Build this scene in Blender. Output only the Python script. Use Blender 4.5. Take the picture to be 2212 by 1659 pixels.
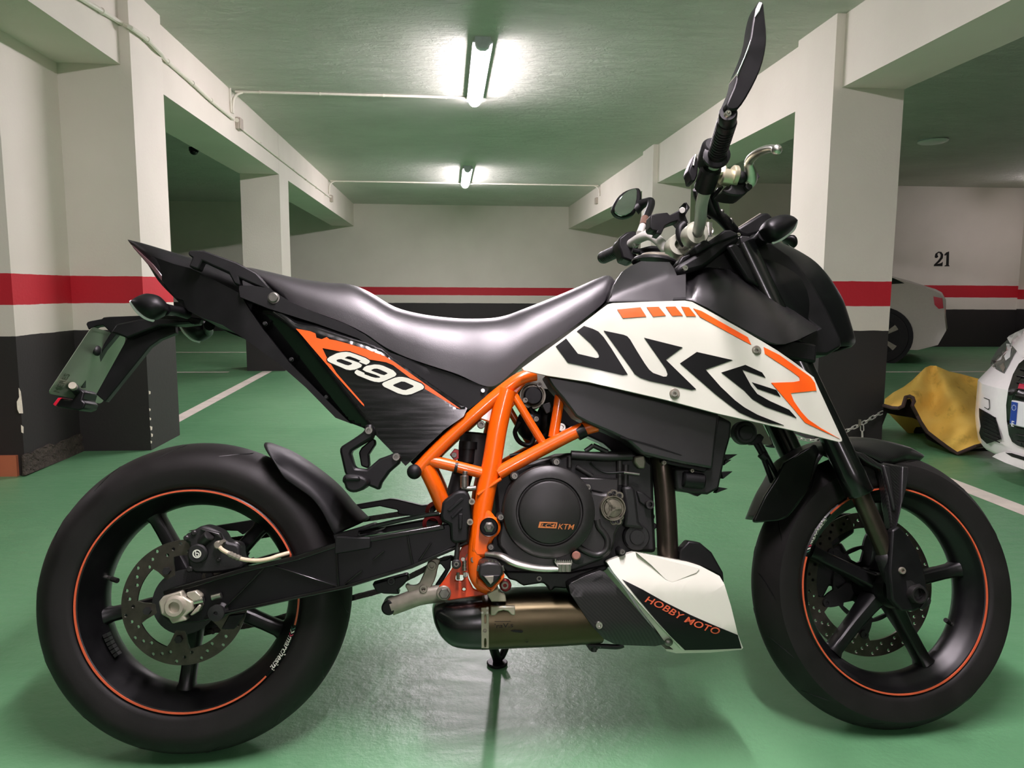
import bpy, bmesh, math, random
import numpy as np
from mathutils import Vector, Matrix

random.seed(7)
for o in list(bpy.data.objects):
    bpy.data.objects.remove(o)
SC = bpy.context.scene
COL = SC.collection

# ------------------------------------------------------------------ camera
CAM_H = 0.93
PITCH, YAW, ROLL, FOC = 0.1213, 0.0845, 0.0055, 1639.75
CX, CY = 1106.0, 829.5
_fw = np.array([math.sin(YAW)*math.cos(PITCH), math.cos(YAW)*math.cos(PITCH), -math.sin(PITCH)])
_r0 = np.array([math.cos(YAW), -math.sin(YAW), 0.0])
_u0 = np.cross(_r0, _fw)
_r = _r0*math.cos(ROLL) + _u0*math.sin(ROLL)
_u = -_r0*math.sin(ROLL) + _u0*math.cos(ROLL)
CPOS = np.array([0.0, 0.0, CAM_H])
cam_data = bpy.data.cameras.new('camera')
cam_data.sensor_fit = 'HORIZONTAL'
cam_data.sensor_width = 36.0
cam_data.lens = FOC/2212*36.0
cam_data.clip_start = 0.05
cam = bpy.data.objects.new('camera', cam_data)
COL.objects.link(cam)
cam.matrix_world = Matrix(((_r[0], _u[0], -_fw[0], 0), (_r[1], _u[1], -_fw[1], 0), (_r[2], _u[2], -_fw[2], CAM_H), (0, 0, 0, 1)))
SC.camera = cam

# ------------------------------------------------------------------ world and exposure
SC.view_settings.view_transform = 'Standard'
SC.view_settings.look = 'None'
SC.view_settings.gamma = 1.0
SC.view_settings.use_curve_mapping = False
SC.view_settings.exposure = 0.0
LAMP_POWER = 290.0        # emission strength of the tube lamps
world = bpy.data.worlds.new('world')
SC.world = world
world.use_nodes = True
world.node_tree.nodes['Background'].inputs[0].default_value = (0.55, 0.62, 0.55, 1)
world.node_tree.nodes['Background'].inputs[1].default_value = 0.01

# ------------------------------------------------------------------ helpers: geometry of sight lines
def ray(px, py):
    return (px-CX)/FOC*_r - (py-CY)/FOC*_u + _fw
def on_plane(px, py, axis, v):
    d = ray(px, py)
    t = (v-CPOS[axis])/d[axis]
    return CPOS + d*t
def rotm(ax, a):
    ax = np.asarray(ax, float); ax = ax/np.linalg.norm(ax)
    K = np.array([[0, -ax[2], ax[1]], [ax[2], 0, -ax[0]], [-ax[1], ax[0], 0]])
    return np.eye(3)+math.sin(a)*K+(1-math.cos(a))*K@K
BX, BY, PSI, LEAN, BPITCH, STEER = -0.5166, 1.4882, -0.0094, 0.2206, -0.0045, 0.0821
WB = 1.4688
BM = rotm([0, 0, 1], PSI)@rotm([1, 0, 0], -LEAN)@rotm([0, 1, 0], -BPITCH)
BO = np.array([BX, BY, 0.0])
RAKE = math.radians(26.5)
ST_A = np.array([WB+0.115, 0, 0])
ST_R = rotm([-math.sin(RAKE), 0, math.cos(RAKE)], STEER)
def st2b(L):
    return ST_A + ST_R@(np.asarray(L, float)-ST_A)
BR_INV = BM.T
_cb = BR_INV@(CPOS-BO)                 # camera in bike space
_cs = ST_A + ST_R.T@(_cb-ST_A)         # camera in steered space
def U(px, py, w, fr='b'):
    """point of the bike on the sight line of a pixel, w metres towards the viewer from the bike's mid plane"""
    d = BR_INV@ray(px, py)
    if fr == 'b':
        t = (-w-_cb[1])/d[1]
        return _cb+d*t
    d = ST_R.T@d
    t = (-w-_cs[1])/d[1]
    return st2b(_cs+d*t)
def cr(ox, oy, s):
    def f(*pts):
        return [(ox+a/s, oy+b/s) for a, b in pts]
    return f
K1 = cr(60, 480, 3.16); K2 = cr(60, 930, 2.989); K3 = cr(700, 760, 3.6867); K4 = cr(1250, 0, 2.963)
A = cr(1100, 540, 2.9105); K6 = cr(900, 960, 2.9105); K8 = cr(1800, 500, 2.7646); K9 = cr(1380, 280, 4.88)
B = cr(500, 560, 2.6333); HD = cr(1480, 460, 5.185); T = cr(600, 660, 4.739); S = cr(700, 1060, 5.2667)
F = cr(1600, 900, 4.8795); BR = cr(1280, 380, 5.925); E = cr(1040, 960, 4.8087); W = cr(1700, 1050, 3.252)
P = cr(90, 680, 7.543); CL = cr(380, 1100, 6.381); X = cr(900, 1200, 5.821); Y = cr(1180, 1160, 4.8087)
LV = cr(1480, 200, 6.146); RF = cr(560, 930, 5.53)

def catmull(pts, n=6, closed=False):
    P_ = [np.asarray(p, float) for p in pts]
    out = []
    m = len(P_)
    rng = range(m) if closed else range(m-1)
    for i in rng:
        if closed:
            p0, p1, p2, p3 = P_[(i-1) % m], P_[i], P_[(i+1) % m], P_[(i+2) % m]
        else:
            p0, p1, p2, p3 = P_[max(i-1, 0)], P_[i], P_[i+1], P_[min(i+2, m-1)]
        for k in range(n):
            t = k/n
            out.append(0.5*((2*p1)+(-p0+p2)*t+(2*p0-5*p1+4*p2-p3)*t*t+(-p0+3*p1-3*p2+p3)*t**3))
    if not closed:
        out.append(P_[-1])
    return out
def chaikin(pts, it=1, closed=True):
    P_ = [np.asarray(p, float) for p in pts]
    for _ in range(it):
        Q = []
        m = len(P_)
        for i in range(m if closed else m-1):
            a, b = P_[i], P_[(i+1) % m]
            Q += [a*0.75+b*0.25, a*0.25+b*0.75]
        P_ = Q
    return [tuple(p) for p in P_]

# ------------------------------------------------------------------ helpers: objects
def tag(o, label=None, cat=None, group=None, kind=None):
    if label: o['label'] = label
    if cat: o['category'] = cat
    if group: o['group'] = group
    if kind: o['kind'] = kind
    return o
def empty(name, loc=(0, 0, 0), parent=None):
    o = bpy.data.objects.new(name, None)
    o.empty_display_size = 0.1
    COL.objects.link(o)
    o.location = loc
    if parent: o.parent = parent
    return o
def finish(bm, sharp=33.0):
    bmesh.ops.remove_doubles(bm, verts=bm.verts[:], dist=1e-6)
    bmesh.ops.recalc_face_normals(bm, faces=bm.faces[:])
    lim = math.radians(sharp)
    for f in bm.faces: f.smooth = True
    for e in bm.edges:
        if len(e.link_faces) == 2:
            if e.calc_face_angle(0) > lim: e.smooth = False
def mk(name, bm, mat, parent=None, bevel=0.0, sharp=33.0, seg=2, label=None, done=False):
    if not done: finish(bm, sharp)
    me = bpy.data.meshes.new(name)
    bm.to_mesh(me)
    bm.free()
    o = bpy.data.objects.new(name, me)
    COL.objects.link(o)
    for m in (mat if isinstance(mat, (list, tuple)) else [mat]):
        me.materials.append(m)
    if parent: o.parent = parent
    if bevel:
        b = o.modifiers.new('bevel', 'BEVEL')
        b.width = bevel; b.segments = seg; b.limit_method = 'ANGLE'; b.angle_limit = math.radians(40)
        b.use_clamp_overlap = True
    if label: o['label'] = label
    return o
NB = bmesh.new
def V3(p): return Vector((float(p[0]), float(p[1]), float(p[2])))

def add_box(bm, lo, hi, M=None, mi=0):
    vs = []
    for x in (lo[0], hi[0]):
        for y in (lo[1], hi[1]):
            for z in (lo[2], hi[2]):
                p = Vector((x, y, z))
                vs.append(bm.verts.new(M@p if M else p))
    for q in ((0, 1, 3, 2), (4, 6, 7, 5), (0, 4, 5, 1), (2, 3, 7, 6), (0, 2, 6, 4), (1, 5, 7, 3)):
        f = bm.faces.new([vs[i] for i in q]); f.material_index = mi
def add_rings(bm, rings, cap=True, closed=True, mi=0):
    """skin consecutive rings of points"""
    R = [[bm.verts.new(V3(p)) for p in r] for r in rings]
    n = len(R[0])
    for a, b in zip(R[:-1], R[1:]):
        for i in range(n if closed else n-1):
            j = (i+1) % n
            try:
                f = bm.faces.new((a[i], a[j], b[j], b[i])); f.material_index = mi
            except ValueError: pass
    if cap and closed:
        for r in (R[0][::-1], R[-1]):
            try:
                f = bm.faces.new(r); f.material_index = mi
            except ValueError: pass
    return R
def frame_of(d):
    d = np.asarray(d, float); d = d/np.linalg.norm(d)
    h = np.array([0, 0, 1.0]) if abs(d[2]) < 0.9 else np.array([1.0, 0, 0])
    u = np.cross(h, d); u /= np.linalg.norm(u)
    return u, np.cross(d, u), d
def add_tube(bm, pts, r, seg=14, cap=True, round_=False, flat=1.0, mi=0):
    P_ = [np.asarray(p, float) for p in pts]
    n = len(P_)
    rad = list(r) if isinstance(r, (list, tuple, np.ndarray)) else [r]*n
    tang = []
    for i in range(n):
        t = P_[min(i+1, n-1)]-P_[max(i-1, 0)]
        tang.append(t/max(np.linalg.norm(t), 1e-9))
    u, v, _ = frame_of(tang[0])
    rings = []
    for i in range(n):
        t = tang[i]
        u = u-t*np.dot(u, t); u /= np.linalg.norm(u); v = np.cross(t, u)
        ring = [P_[i]+rad[i]*(u*math.cos(k*2*math.pi/seg)+flat*v*math.sin(k*2*math.pi/seg)) for k in range(seg)]
        if round_ and i in (0, n-1):
            s = -1 if i == 0 else 1
            ex = []
            for q in (0.35, 0.7, 0.92):
                c = math.sqrt(1-q*q)
                ex.append([P_[i]+t*s*rad[i]*q*0.8+rad[i]*c*(u*math.cos(k*2*math.pi/seg)+flat*v*math.sin(k*2*math.pi/seg)) for k in range(seg)])
            if i == 0: rings = ex[::-1]+[ring]
            else: rings += [ring]+ex
        else: rings.append(ring)
    add_rings(bm, rings, cap=cap, mi=mi)
def add_lathe(bm, c, ax, prof, seg=32, closed=False, mi=0, a0=0.0):
    """profile of (radius, height along axis) spun about an axis"""
    u, v, d = frame_of(ax)
    c = np.asarray(c, float)
    R = []
    for k in range(seg):
        a = a0+k*2*math.pi/seg
        e = u*math.cos(a)+v*math.sin(a)
        R.append([bm.verts.new(V3(c+e*r+d*h)) for r, h in prof])
    m = len(prof)
    for k in range(seg):
        p, q = R[k], R[(k+1) % seg]
        for i in range(m if closed else m-1):
            j = (i+1) % m
            try:
                f = bm.faces.new((p[i], q[i], q[j], p[j])); f.material_index = mi
            except ValueError: pass
    return R
def add_cyl(bm, a, b, r, seg=24, r2=None, ch=0.0, mi=0):
    a = np.asarray(a, float); b = np.asarray(b, float)
    L = np.linalg.norm(b-a); r2 = r if r2 is None else r2
    if ch: prof = [(0, 0), (r-ch, 0), (r, ch), (r2, L-ch), (r2-ch, L), (0, L)]
    else: prof = [(0, 0), (r, 0), (r2, L), (0, L)]
    add_lathe(bm, a, b-a, prof, seg, mi=mi)
def add_ball(bm, c, rx, M3=None, seg=16, rings=10, mi=0):
    c = np.asarray(c, float); M3 = np.eye(3) if M3 is None else M3
    rs = []
    for i in range(rings+1):
        t = -math.pi/2+math.pi*i/rings
        cc = max(math.cos(t), 1e-3)
        rs.append([c+M3@np.array([rx[0]*cc*math.cos(2*math.pi*k/seg), rx[1]*cc*math.sin(2*math.pi*k/seg), rx[2]*math.sin(t)]) for k in range(seg)])
    add_rings(bm, rs, mi=mi)
def fill2d(loops, grid=None):
    """2-d polygon (outer loop and holes) as a bmesh, cut along a grid when asked"""
    bm = NB()
    if len(loops) == 1 and not grid:
        bm.faces.new([bm.verts.new((p[0], p[1], 0)) for p in loops[0]])
        return bm
    es = []
    for lp in loops:
        vs = [bm.verts.new((p[0], p[1], 0)) for p in lp]
        es += [bm.edges.new((vs[i], vs[(i+1) % len(vs)])) for i in range(len(vs))]
    bmesh.ops.triangle_fill(bm, use_beauty=True, use_dissolve=False, edges=es, normal=(0, 0, 1))
    if grid:
        xs = [p[0] for p in loops[0]]; ys = [p[1] for p in loops[0]]
        g = min(xs)+grid*0.37
        while g < max(xs):
            bmesh.ops.bisect_plane(bm, geom=bm.verts[:]+bm.edges[:]+bm.faces[:], plane_co=(g, 0, 0), plane_no=(1, 0, 0), dist=0.01)
            g += grid
        g = min(ys)+grid*0.41
        while g < max(ys):
            bmesh.ops.bisect_plane(bm, geom=bm.verts[:]+bm.edges[:]+bm.faces[:], plane_co=(0, g, 0), plane_no=(0, 1, 0), dist=0.01)
            g += grid
    return bm
def solid(bm2, front, back):
    """turn a flat bmesh into a solid: front(x,y) and back(x,y) give the two skins"""
    out = NB()
    fv, bv = {}, {}
    for v in bm2.verts:
        fv[v.index] = None
    bm2.verts.index_update()
    for v in bm2.verts:
        fv[v.index] = out.verts.new(V3(front(v.co.x, v.co.y)))
        bv[v.index] = out.verts.new(V3(back(v.co.x, v.co.y)))
    for f in bm2.faces:
        ids = [v.index for v in f.verts]
        try:
            out.faces.new([fv[i] for i in ids]); out.faces.new([bv[i] for i in ids[::-1]])
        except ValueError: pass
    for e in bm2.edges:
        if len(e.link_faces) == 1:
            a, b = e.verts[0].index, e.verts[1].index
            try: out.faces.new((fv[a], fv[b], bv[b], bv[a]))
            except ValueError: pass
    bm2.free()
    return out
def plate(name, poly, w0, w1, mat, parent, bevel=0.002, fr='b', holes=None, rnd=0, label=None, sharp=33.0):
    """flat plate: outline traced at w0 (near skin), straight through to w1"""
    p = chaikin(poly, rnd) if rnd else poly
    bm2 = fill2d([p]+list(holes or []))
    def fr_(x, y): return U(x, y, w0, fr)
    def bk(x, y):
        q = U(x, y, w0, fr)
        n = np.array([0, 1.0, 0]) if fr == 'b' else ST_R@np.array([0, 1.0, 0])
        return q+n*(w0-w1)
    return mk(name, solid(bm2, fr_, bk), mat, parent, bevel, label=label, sharp=sharp)
def patch(name, loops, wf, th, mat, parent, grid=24, bevel=0.0, fr='b', rnd=0, label=None, sharp=33.0):
    """curved panel: wf(px,py) is its distance from the mid plane, th its thickness"""
    if not isinstance(loops[0][0], (list, tuple, np.ndarray)): loops = [loops]
    if rnd: loops = [chaikin(l, rnd) for l in loops]
    bm2 = fill2d(loops, grid)
    n = np.array([0, 1.0, 0]) if fr == 'b' else ST_R@np.array([0, 1.0, 0])
    def fr_(x, y): return U(x, y, wf(x, y), fr)
    def bk(x, y): return U(x, y, wf(x, y), fr)+n*th
    return mk(name, solid(bm2, fr_, bk), mat, parent, bevel, label=label, sharp=sharp)
def decal(name, loops, wf, mat, parent, off=0.0012, grid=24, fr='b', label=None):
    return patch(name, loops, lambda x, y: wf(x, y)+off, off*0.9, mat, parent, grid, fr=fr, label=label)
def mirror_copy(o, parent=None, name=None):
    """the same part on the far side of the bike"""
    me = o.data.copy()
    for v in me.vertices: v.co.y = -v.co.y
    me.flip_normals()
    c = o.copy(); c.data = me
    if name: c.name = name
    COL.objects.link(c)
    c.parent = parent or o.parent
    return c
def text_mesh(s, size=1.0, bold=0.0, shear=0.0, spacing=1.0):
    cu = bpy.data.curves.new('lettering', 'FONT')
    cu.body = s; cu.size = size; cu.offset = bold; cu.shear = shear; cu.space_character = spacing
    cu.resolution_u = 4; cu.fill_mode = 'FRONT'
    o = bpy.data.objects.new('lettering', cu)
    COL.objects.link(o)
    dg = bpy.context.evaluated_depsgraph_get()
    me = bpy.data.meshes.new_from_object(o.evaluated_get(dg))
    bpy.data.objects.remove(o)
    bpy.data.curves.remove(cu)
    bm = NB(); bm.from_mesh(me)
    bpy.data.meshes.remove(me)
    bmesh.ops.remove_doubles(bm, verts=bm.verts[:], dist=1e-5)
    return bm
def text_bbox(bm):
    xs = [v.co.x for v in bm.verts]; ys = [v.co.y for v in bm.verts]
    return min(xs), max(xs), min(ys), max(ys)
def text_on(name, s, p0, p1, height, pos, mat, parent, bold=0.0, shear=0.0, mirror=False, th=0.0008, spacing=1.0):
    """lettering along p0->p1 (2-d, y down), 'height' tall; pos(x, y, lift) maps to 3-d"""
    bm = text_mesh(s, 1.0, bold, shear, spacing)
    x0, x1, y0, y1 = text_bbox(bm)
    p0 = np.asarray(p0, float); p1 = np.asarray(p1, float)
    d = p1-p0; up = np.array([d[1], -d[0]])/np.linalg.norm(d)*height
    for v in bm.verts:
        a = (v.co.x-x0)/(x1-x0); b = (v.co.y-y0)/(y1-y0)
        if mirror: a = 1-a
        q = p0+d*a+up*b
        v.co.x, v.co.y, v.co.z = q[0], q[1], 0
    out = solid(bm, lambda x, y: pos(x, y, th), lambda x, y: pos(x, y, th*0.1))
    return mk(name, out, mat, parent)
def ngon(cx, cy, rx, ry=None, n=24, a0=0.0):
    ry = rx if ry is None else ry
    return [(cx+rx*math.cos(a0+2*math.pi*k/n), cy+ry*math.sin(a0+2*math.pi*k/n)) for k in range(n)]

# ------------------------------------------------------------------ helpers: materials
def lin(c):
    return tuple(((x/255)/12.92 if x/255 <= 0.04045 else ((x/255+0.055)/1.055)**2.4) for x in c)+(1.0,)
class Nodes:
    def __init__(s, name):
        s.m = bpy.data.materials.new(name); s.m.use_nodes = True
        s.t = s.m.node_tree; s.b = s.t.nodes['Principled BSDF']
        s.tc = s.n('ShaderNodeTexCoord')
    def n(s, k, **kw):
        x = s.t.nodes.new(k)
        for a, b in kw.items(): setattr(x, a, b)
        return x
    def l(s, a, b): s.t.links.new(a, b)
    def noise(s, scale, detail=4, rough=0.5, coord='Object', dist=0.0):
        x = s.n('ShaderNodeTexNoise'); x.inputs['Scale'].default_value = scale
        x.inputs['Detail'].default_value = detail; x.inputs['Roughness'].default_value = rough
        x.inputs['Distortion'].default_value = dist
        s.l(s.tc.outputs[coord], x.inputs['Vector'])
        return x
    def ramp(s, fac, stops, interp='LINEAR'):
        x = s.n('ShaderNodeValToRGB'); x.color_ramp.interpolation = interp
        while len(x.color_ramp.elements) < len(stops): x.color_ramp.elements.new(0.5)
        for e, (p, c) in zip(x.color_ramp.elements, stops):
            e.position = p; e.color = c
        s.l(fac, x.inputs['Fac'])
        return x
    def bump(s, h, strength, dist=0.01):
        x = s.n('ShaderNodeBump'); x.inputs['Strength'].default_value = strength; x.inputs['Distance'].default_value = dist
        s.l(h, x.inputs['Height']); s.l(x.outputs['Normal'], s.b.inputs['Normal'])
        return x
    def set(s, **kw):
        for k, v in kw.items(): s.b.inputs[k.replace('_', ' ')].default_value = v
def simple(name, rgb, rough=0.5, metal=0.0, bump=None, var=0.0, vscale=40, coat=0.0, rvar=0.0, spec=0.5, trans=0.0):
    k = Nodes(name)
    c = lin(rgb)
    k.set(Base_Color=c, Roughness=rough, Metallic=metal)
    k.b.inputs['Specular IOR Level'].default_value = spec
    if coat:
        k.b.inputs['Coat Weight'].default_value = coat; k.b.inputs['Coat Roughness'].default_value = 0.06
    if trans: k.b.inputs['Transmission Weight'].default_value = trans
    n = k.noise(vscale, 5, 0.55)
    d = tuple(x*(1-var) for x in c[:3])+(1,); h = tuple(min(x*(1+var), 1) for x in c[:3])+(1,)
    r = k.ramp(n.outputs['Fac'], [(0.3, d), (0.7, h)])
    k.l(r.outputs['Color'], k.b.inputs['Base Color'])
    if rvar:
        rr = k.ramp(n.outputs['Fac'], [(0.3, (rough-rvar,)*3+(1,)), (0.7, (rough+rvar,)*3+(1,))])
        k.l(rr.outputs['Color'], k.b.inputs['Roughness'])
    if bump:
        n2 = k.noise(bump[0], 3, 0.6)
        k.bump(n2.outputs['Fac'], bump[1], bump[2])
    return k.m
MT = {}
MT['plastic'] = simple('black_plastic', (12, 12, 13), 0.42, spec=0.28, bump=(900, 0.15, 0.0004), var=0.15, vscale=25, rvar=0.06)
MT['plastic_matte'] = simple('matte_black_plastic', (15, 15, 16), 0.5, spec=0.28, bump=(1200, 0.25, 0.0005), var=0.12, vscale=30, rvar=0.05)
MT['satin'] = simple('satin_dark_cover', (27, 26, 27), 0.36, spec=0.6, var=0.1, vscale=12, bump=(900, 0.08, 0.0003), rvar=0.05)
MT['gloss'] = simple('gloss_black', (6, 7, 7), 0.22, var=0.2, vscale=18, coat=0.15, rvar=0.04)
MT['mask'] = simple('dark_mask_plastic', (8, 9, 10), 0.36, var=0.2, vscale=18, spec=0.3)
MT['rubber'] = simple('tyre_rubber', (19, 17, 16), 0.6, spec=0.3, var=0.2, vscale=14, bump=(300, 0.15, 0.0008), rvar=0.08)
MT['rim'] = simple('black_rim', (8, 8, 9), 0.36, var=0.25, vscale=16, spec=0.4, rvar=0.05)
MT['orange'] = simple('orange_powder_coat', (238, 96, 6), 0.28, var=0.06, vscale=20, coat=0.5)
MT['rust_orange'] = simple('dull_orange_plate', (196, 62, 22), 0.42, var=0.12, vscale=30)
MT['stripe'] = simple('orange_stripe', (196, 86, 52), 0.45, var=0.05)
MT['decal_orange'] = simple('orange_decal', (236, 88, 18), 0.34, var=0.05)
MT['white'] = simple('white_fairing', (203, 204, 190), 0.25, var=0.03, vscale=10, coat=0.3)
MT['decal_black'] = simple('black_decal', (6, 7, 7), 0.4, var=0.05, spec=0.25)
MT['decal_grey'] = simple('pale_grey_decal', (205, 208, 193), 0.4, var=0.02)
MT['engine'] = simple('dark_engine_paint', (27, 26, 25), 0.42, var=0.14, vscale=22, bump=(700, 0.12, 0.0004), rvar=0.06)
MT['engine_black'] = simple('black_engine_casting', (11, 11, 11), 0.55, var=0.3, vscale=30, bump=(400, 0.3, 0.0008))
MT['pump'] = simple('grey_cast_metal', (118, 114, 100), 0.42, metal=0.8, var=0.3, vscale=60, bump=(500, 0.3, 0.0005))
MT['badge'] = simple('copper_badge', (176, 104, 48), 0.42, var=0.05)
MT['strap'] = simple('silencer_strap_metal', (158, 154, 134), 0.4, metal=0.5, var=0.1, vscale=60)
MT['axlemetal'] = simple('weathered_axle_metal', (168, 163, 146), 0.42, metal=0.45, var=0.14, vscale=60)
MT['steel'] = simple('bright_steel', (200, 198, 190), 0.28, metal=1.0, var=0.12, vscale=80)
MT['alu'] = simple('brushed_aluminium', (205, 203, 195), 0.34, metal=1.0, var=0.1, vscale=60)
MT['greyalu'] = simple('dull_grey_aluminium', (134, 129, 116), 0.45, metal=0.5, var=0.16, vscale=50)
MT['bolt'] = simple('bolt_metal', (120, 118, 112), 0.4, metal=0.9, var=0.2, vscale=120)
MT['titan'] = simple('brown_titanium', (76, 69, 52), 0.36, metal=1.0, var=0.12, vscale=16, rvar=0.05)
MT['header'] = simple('dark_header_pipe', (78, 70, 62), 0.32, metal=0.9, var=0.2, vscale=18)
MT['bar'] = simple('grey_handlebar', (205, 204, 197), 0.4, metal=0.25, var=0.05, vscale=30)
MT['mirror'] = simple('mirror_glass', (215, 220, 218), 0.03, metal=1.0)
MT['disc'] = simple('brake_disc_steel', (92, 88, 80), 0.34, metal=0.9, var=0.2, vscale=60)
MT['lens'] = simple('clear_lens', (235, 238, 236), 0.08, var=0.02, coat=0.5)
MT['redlens'] = simple('red_lens', (190, 20, 48), 0.15, var=0.05, coat=0.5)
MT['hose'] = simple('pale_brake_hose', (206, 188, 160), 0.4, var=0.08, vscale=90)
MT['redmetal'] = simple('red_anodised', (120, 34, 34), 0.3, metal=0.6, var=0.1)
MT['platemetal'] = simple('plate_back', (150, 158, 140), 0.35, metal=0.5, var=0.1, vscale=10)
MT['plateink'] = simple('plate_back_relief', (88, 96, 80), 0.5, metal=0.3)
MT['chain'] = simple('chain_steel', (40, 37, 33), 0.45, metal=0.7, var=0.3, vscale=90)
# seat cover with a fine woven grain
k = Nodes('seat_cover'); k.set(Base_Color=lin((50, 48, 50)), Roughness=0.38); k.b.inputs['Specular IOR Level'].default_value = 0.7
w_ = k.n('ShaderNodeTexVoronoi'); w_.inputs['Scale'].default_value = 900; k.l(k.tc.outputs['Object'], w_.inputs['Vector'])
k.bump(w_.outputs['Distance'], 0.18, 0.0006); MT['seat'] = k.m
# carbon weave
k = Nodes('carbon_weave'); k.set(Roughness=0.3)
w_ = k.n('ShaderNodeTexWave'); w_.inputs['Scale'].default_value = 85; w_.inputs['Distortion'].default_value = 1.5; w_.bands_direction = 'DIAGONAL'
k.l(k.tc.outputs['Object'], w_.inputs['Vector'])
r_ = k.ramp(w_.outputs['Fac'], [(0.2, lin((13, 13, 13))), (0.8, lin((30, 30, 29)))]); k.l(r_.outputs['Color'], k.b.inputs['Base Color']); MT['carbon'] = k.m
# scratched glossy side panel
k = Nodes('scratched_gloss_black'); k.set(Roughness=0.18); k.b.inputs['Specular IOR Level'].default_value = 0.4
w_ = k.n('ShaderNodeMapping'); w_.inputs['Rotation'].default_value = (0, 0.45, 0); w_.inputs['Scale'].default_value = (4, 1, 60); k.l(k.tc.outputs['Object'], w_.inputs['Vector'])
n_ = k.n('ShaderNodeTexNoise'); n_.inputs['Scale'].default_value = 3; n_.inputs['Detail'].default_value = 6; k.l(w_.outputs['Vector'], n_.inputs['Vector'])
r_ = k.ramp(n_.outputs['Fac'], [(0.45, lin((10, 11, 11))), (0.75, lin((17, 17, 17)))]); k.l(r_.outputs['Color'], k.b.inputs['Base Color'])
r2_ = k.ramp(n_.outputs['Fac'], [(0.4, (0.11,)*3+(1,)), (0.8, (0.22,)*3+(1,))]); k.l(r2_.outputs['Color'], k.b.inputs['Roughness']); MT['panel_black'] = k.m

# ------------------------------------------------------------------ materials of the garage
def wall_mat(name, red_top=1.001, red_bot=0.845, black=0.688):
    k = Nodes(name); k.set(Roughness=0.62)
    geo = k.n('ShaderNodeNewGeometry')
    sep = k.n('ShaderNodeSeparateXYZ'); k.l(geo.outputs['Position'], sep.inputs['Vector'])
    nz = k.n('ShaderNodeTexNoise'); nz.inputs['Scale'].default_value = 9; nz.inputs['Detail'].default_value = 3
    k.l(geo.outputs['Position'], nz.inputs['Vector'])
    ma = k.n('ShaderNodeMath', operation='MULTIPLY_ADD'); ma.inputs[1].default_value = 0.008
    k.l(nz.outputs['Fac'], ma.inputs[0]); k.l(sep.outputs['Z'], ma.inputs[2])
    sc = k.n('ShaderNodeMath', operation='MULTIPLY'); sc.inputs[1].default_value = 1/3.0
    k.l(ma.outputs[0], sc.inputs[0])
    o = 0.004
    wht = lin((226, 220, 208)); red = lin((196, 26, 44)); blk = lin((40, 37, 36))
    band = k.ramp(sc.outputs[0], [(0.0, blk), ((black+o)/3, wht), ((red_bot+o)/3, red), ((red_top+o)/3, wht)], 'CONSTANT')
    n2 = k.n('ShaderNodeTexNoise'); n2.inputs['Scale'].default_value = 2.2; n2.inputs['Detail'].default_value = 5
    k.l(geo.outputs['Position'], n2.inputs['Vector'])
    tone = k.ramp(n2.outputs['Fac'], [(0.3, (0.93, 0.93, 0.92, 1)), (0.7, (1, 1, 1, 1))])
    mul = k.n('ShaderNodeMix', data_type='RGBA', blend_type='MULTIPLY'); mul.inputs['Factor'].default_value = 1
    k.l(band.outputs['Color'], mul.inputs['A']); k.l(tone.outputs['Color'], mul.inputs['B'])
    # flaked paint on the black dado
    n3 = k.n('ShaderNodeTexNoise'); n3.inputs['Scale'].default_value = 38; n3.inputs['Detail'].default_value = 6; n3.inputs['Roughness'].default_value = 0.7
    k.l(geo.outputs['Position'], n3.inputs['Vector'])
    fl = k.ramp(n3.outputs['Fac'], [(0.0, (0, 0, 0, 1)), (0.765, (1, 1, 1, 1))], 'CONSTANT')
    low = k.n('ShaderNodeMath', operation='LESS_THAN'); low.inputs[1].default_value = black; k.l(sep.outputs['Z'], low.inputs[0])
    both = k.n('ShaderNodeMath', operation='MULTIPLY'); k.l(fl.outputs['Color'], both.inputs[0]); k.l(low.outputs[0], both.inputs[1])
    mx = k.n('ShaderNodeMix', data_type='RGBA'); k.l(both.outputs[0], mx.inputs['Factor'])
    k.l(mul.outputs['Result'], mx.inputs['A']); mx.inputs['B'].default_value = lin((190, 182, 168))
    k.l(mx.outputs['Result'], k.b.inputs['Base Color'])
    n4 = k.n('ShaderNodeTexNoise'); n4.inputs['Scale'].default_value = 60; n4.inputs['Detail'].default_value = 5
    k.l(geo.outputs['Position'], n4.inputs['Vector'])
    k.bump(n4.outputs['Fac'], 0.25, 0.004)
    return k.m
MW = wall_mat('painted_plaster')
MW2 = wall_mat('painted_plaster_bay', 1.052, 0.864, 0.682)
k = Nodes('rough_ceiling_plaster'); k.set(Roughness=0.6)
n_ = k.noise(1.3, 5, 0.55); r_ = k.ramp(n_.outputs['Fac'], [(0.3, lin((205, 208, 196))), (0.7, lin((222, 224, 213)))]); k.l(r_.outputs['Color'], k.b.inputs['Base Color'])
m1_ = k.n('ShaderNodeMapping'); m1_.inputs['Scale'].default_value = (1.0, 2.2, 1); k.l(k.tc.outputs['Object'], m1_.inputs['Vector'])
n1_ = k.n('ShaderNodeTexNoise'); n1_.inputs['Scale'].default_value = 5; n1_.inputs['Detail'].default_value = 9; n1_.inputs['Roughness'].default_value = 0.72; n1_.inputs['Distortion'].default_value = 0.8
k.l(m1_.outputs['Vector'], n1_.inputs['Vector'])
n2_ = k.noise(26, 6, 0.65, dist=0.5)
ad_ = k.n('ShaderNodeMath', operation='MULTIPLY_ADD'); ad_.inputs[1].default_value = 0.30; k.l(n2_.outputs['Fac'], ad_.inputs[0]); k.l(n1_.outputs['Fac'], ad_.inputs[2])
k.bump(ad_.outputs[0], 0.9, 0.045)
MCEIL = k.m
k = Nodes('green_epoxy_floor')
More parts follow.
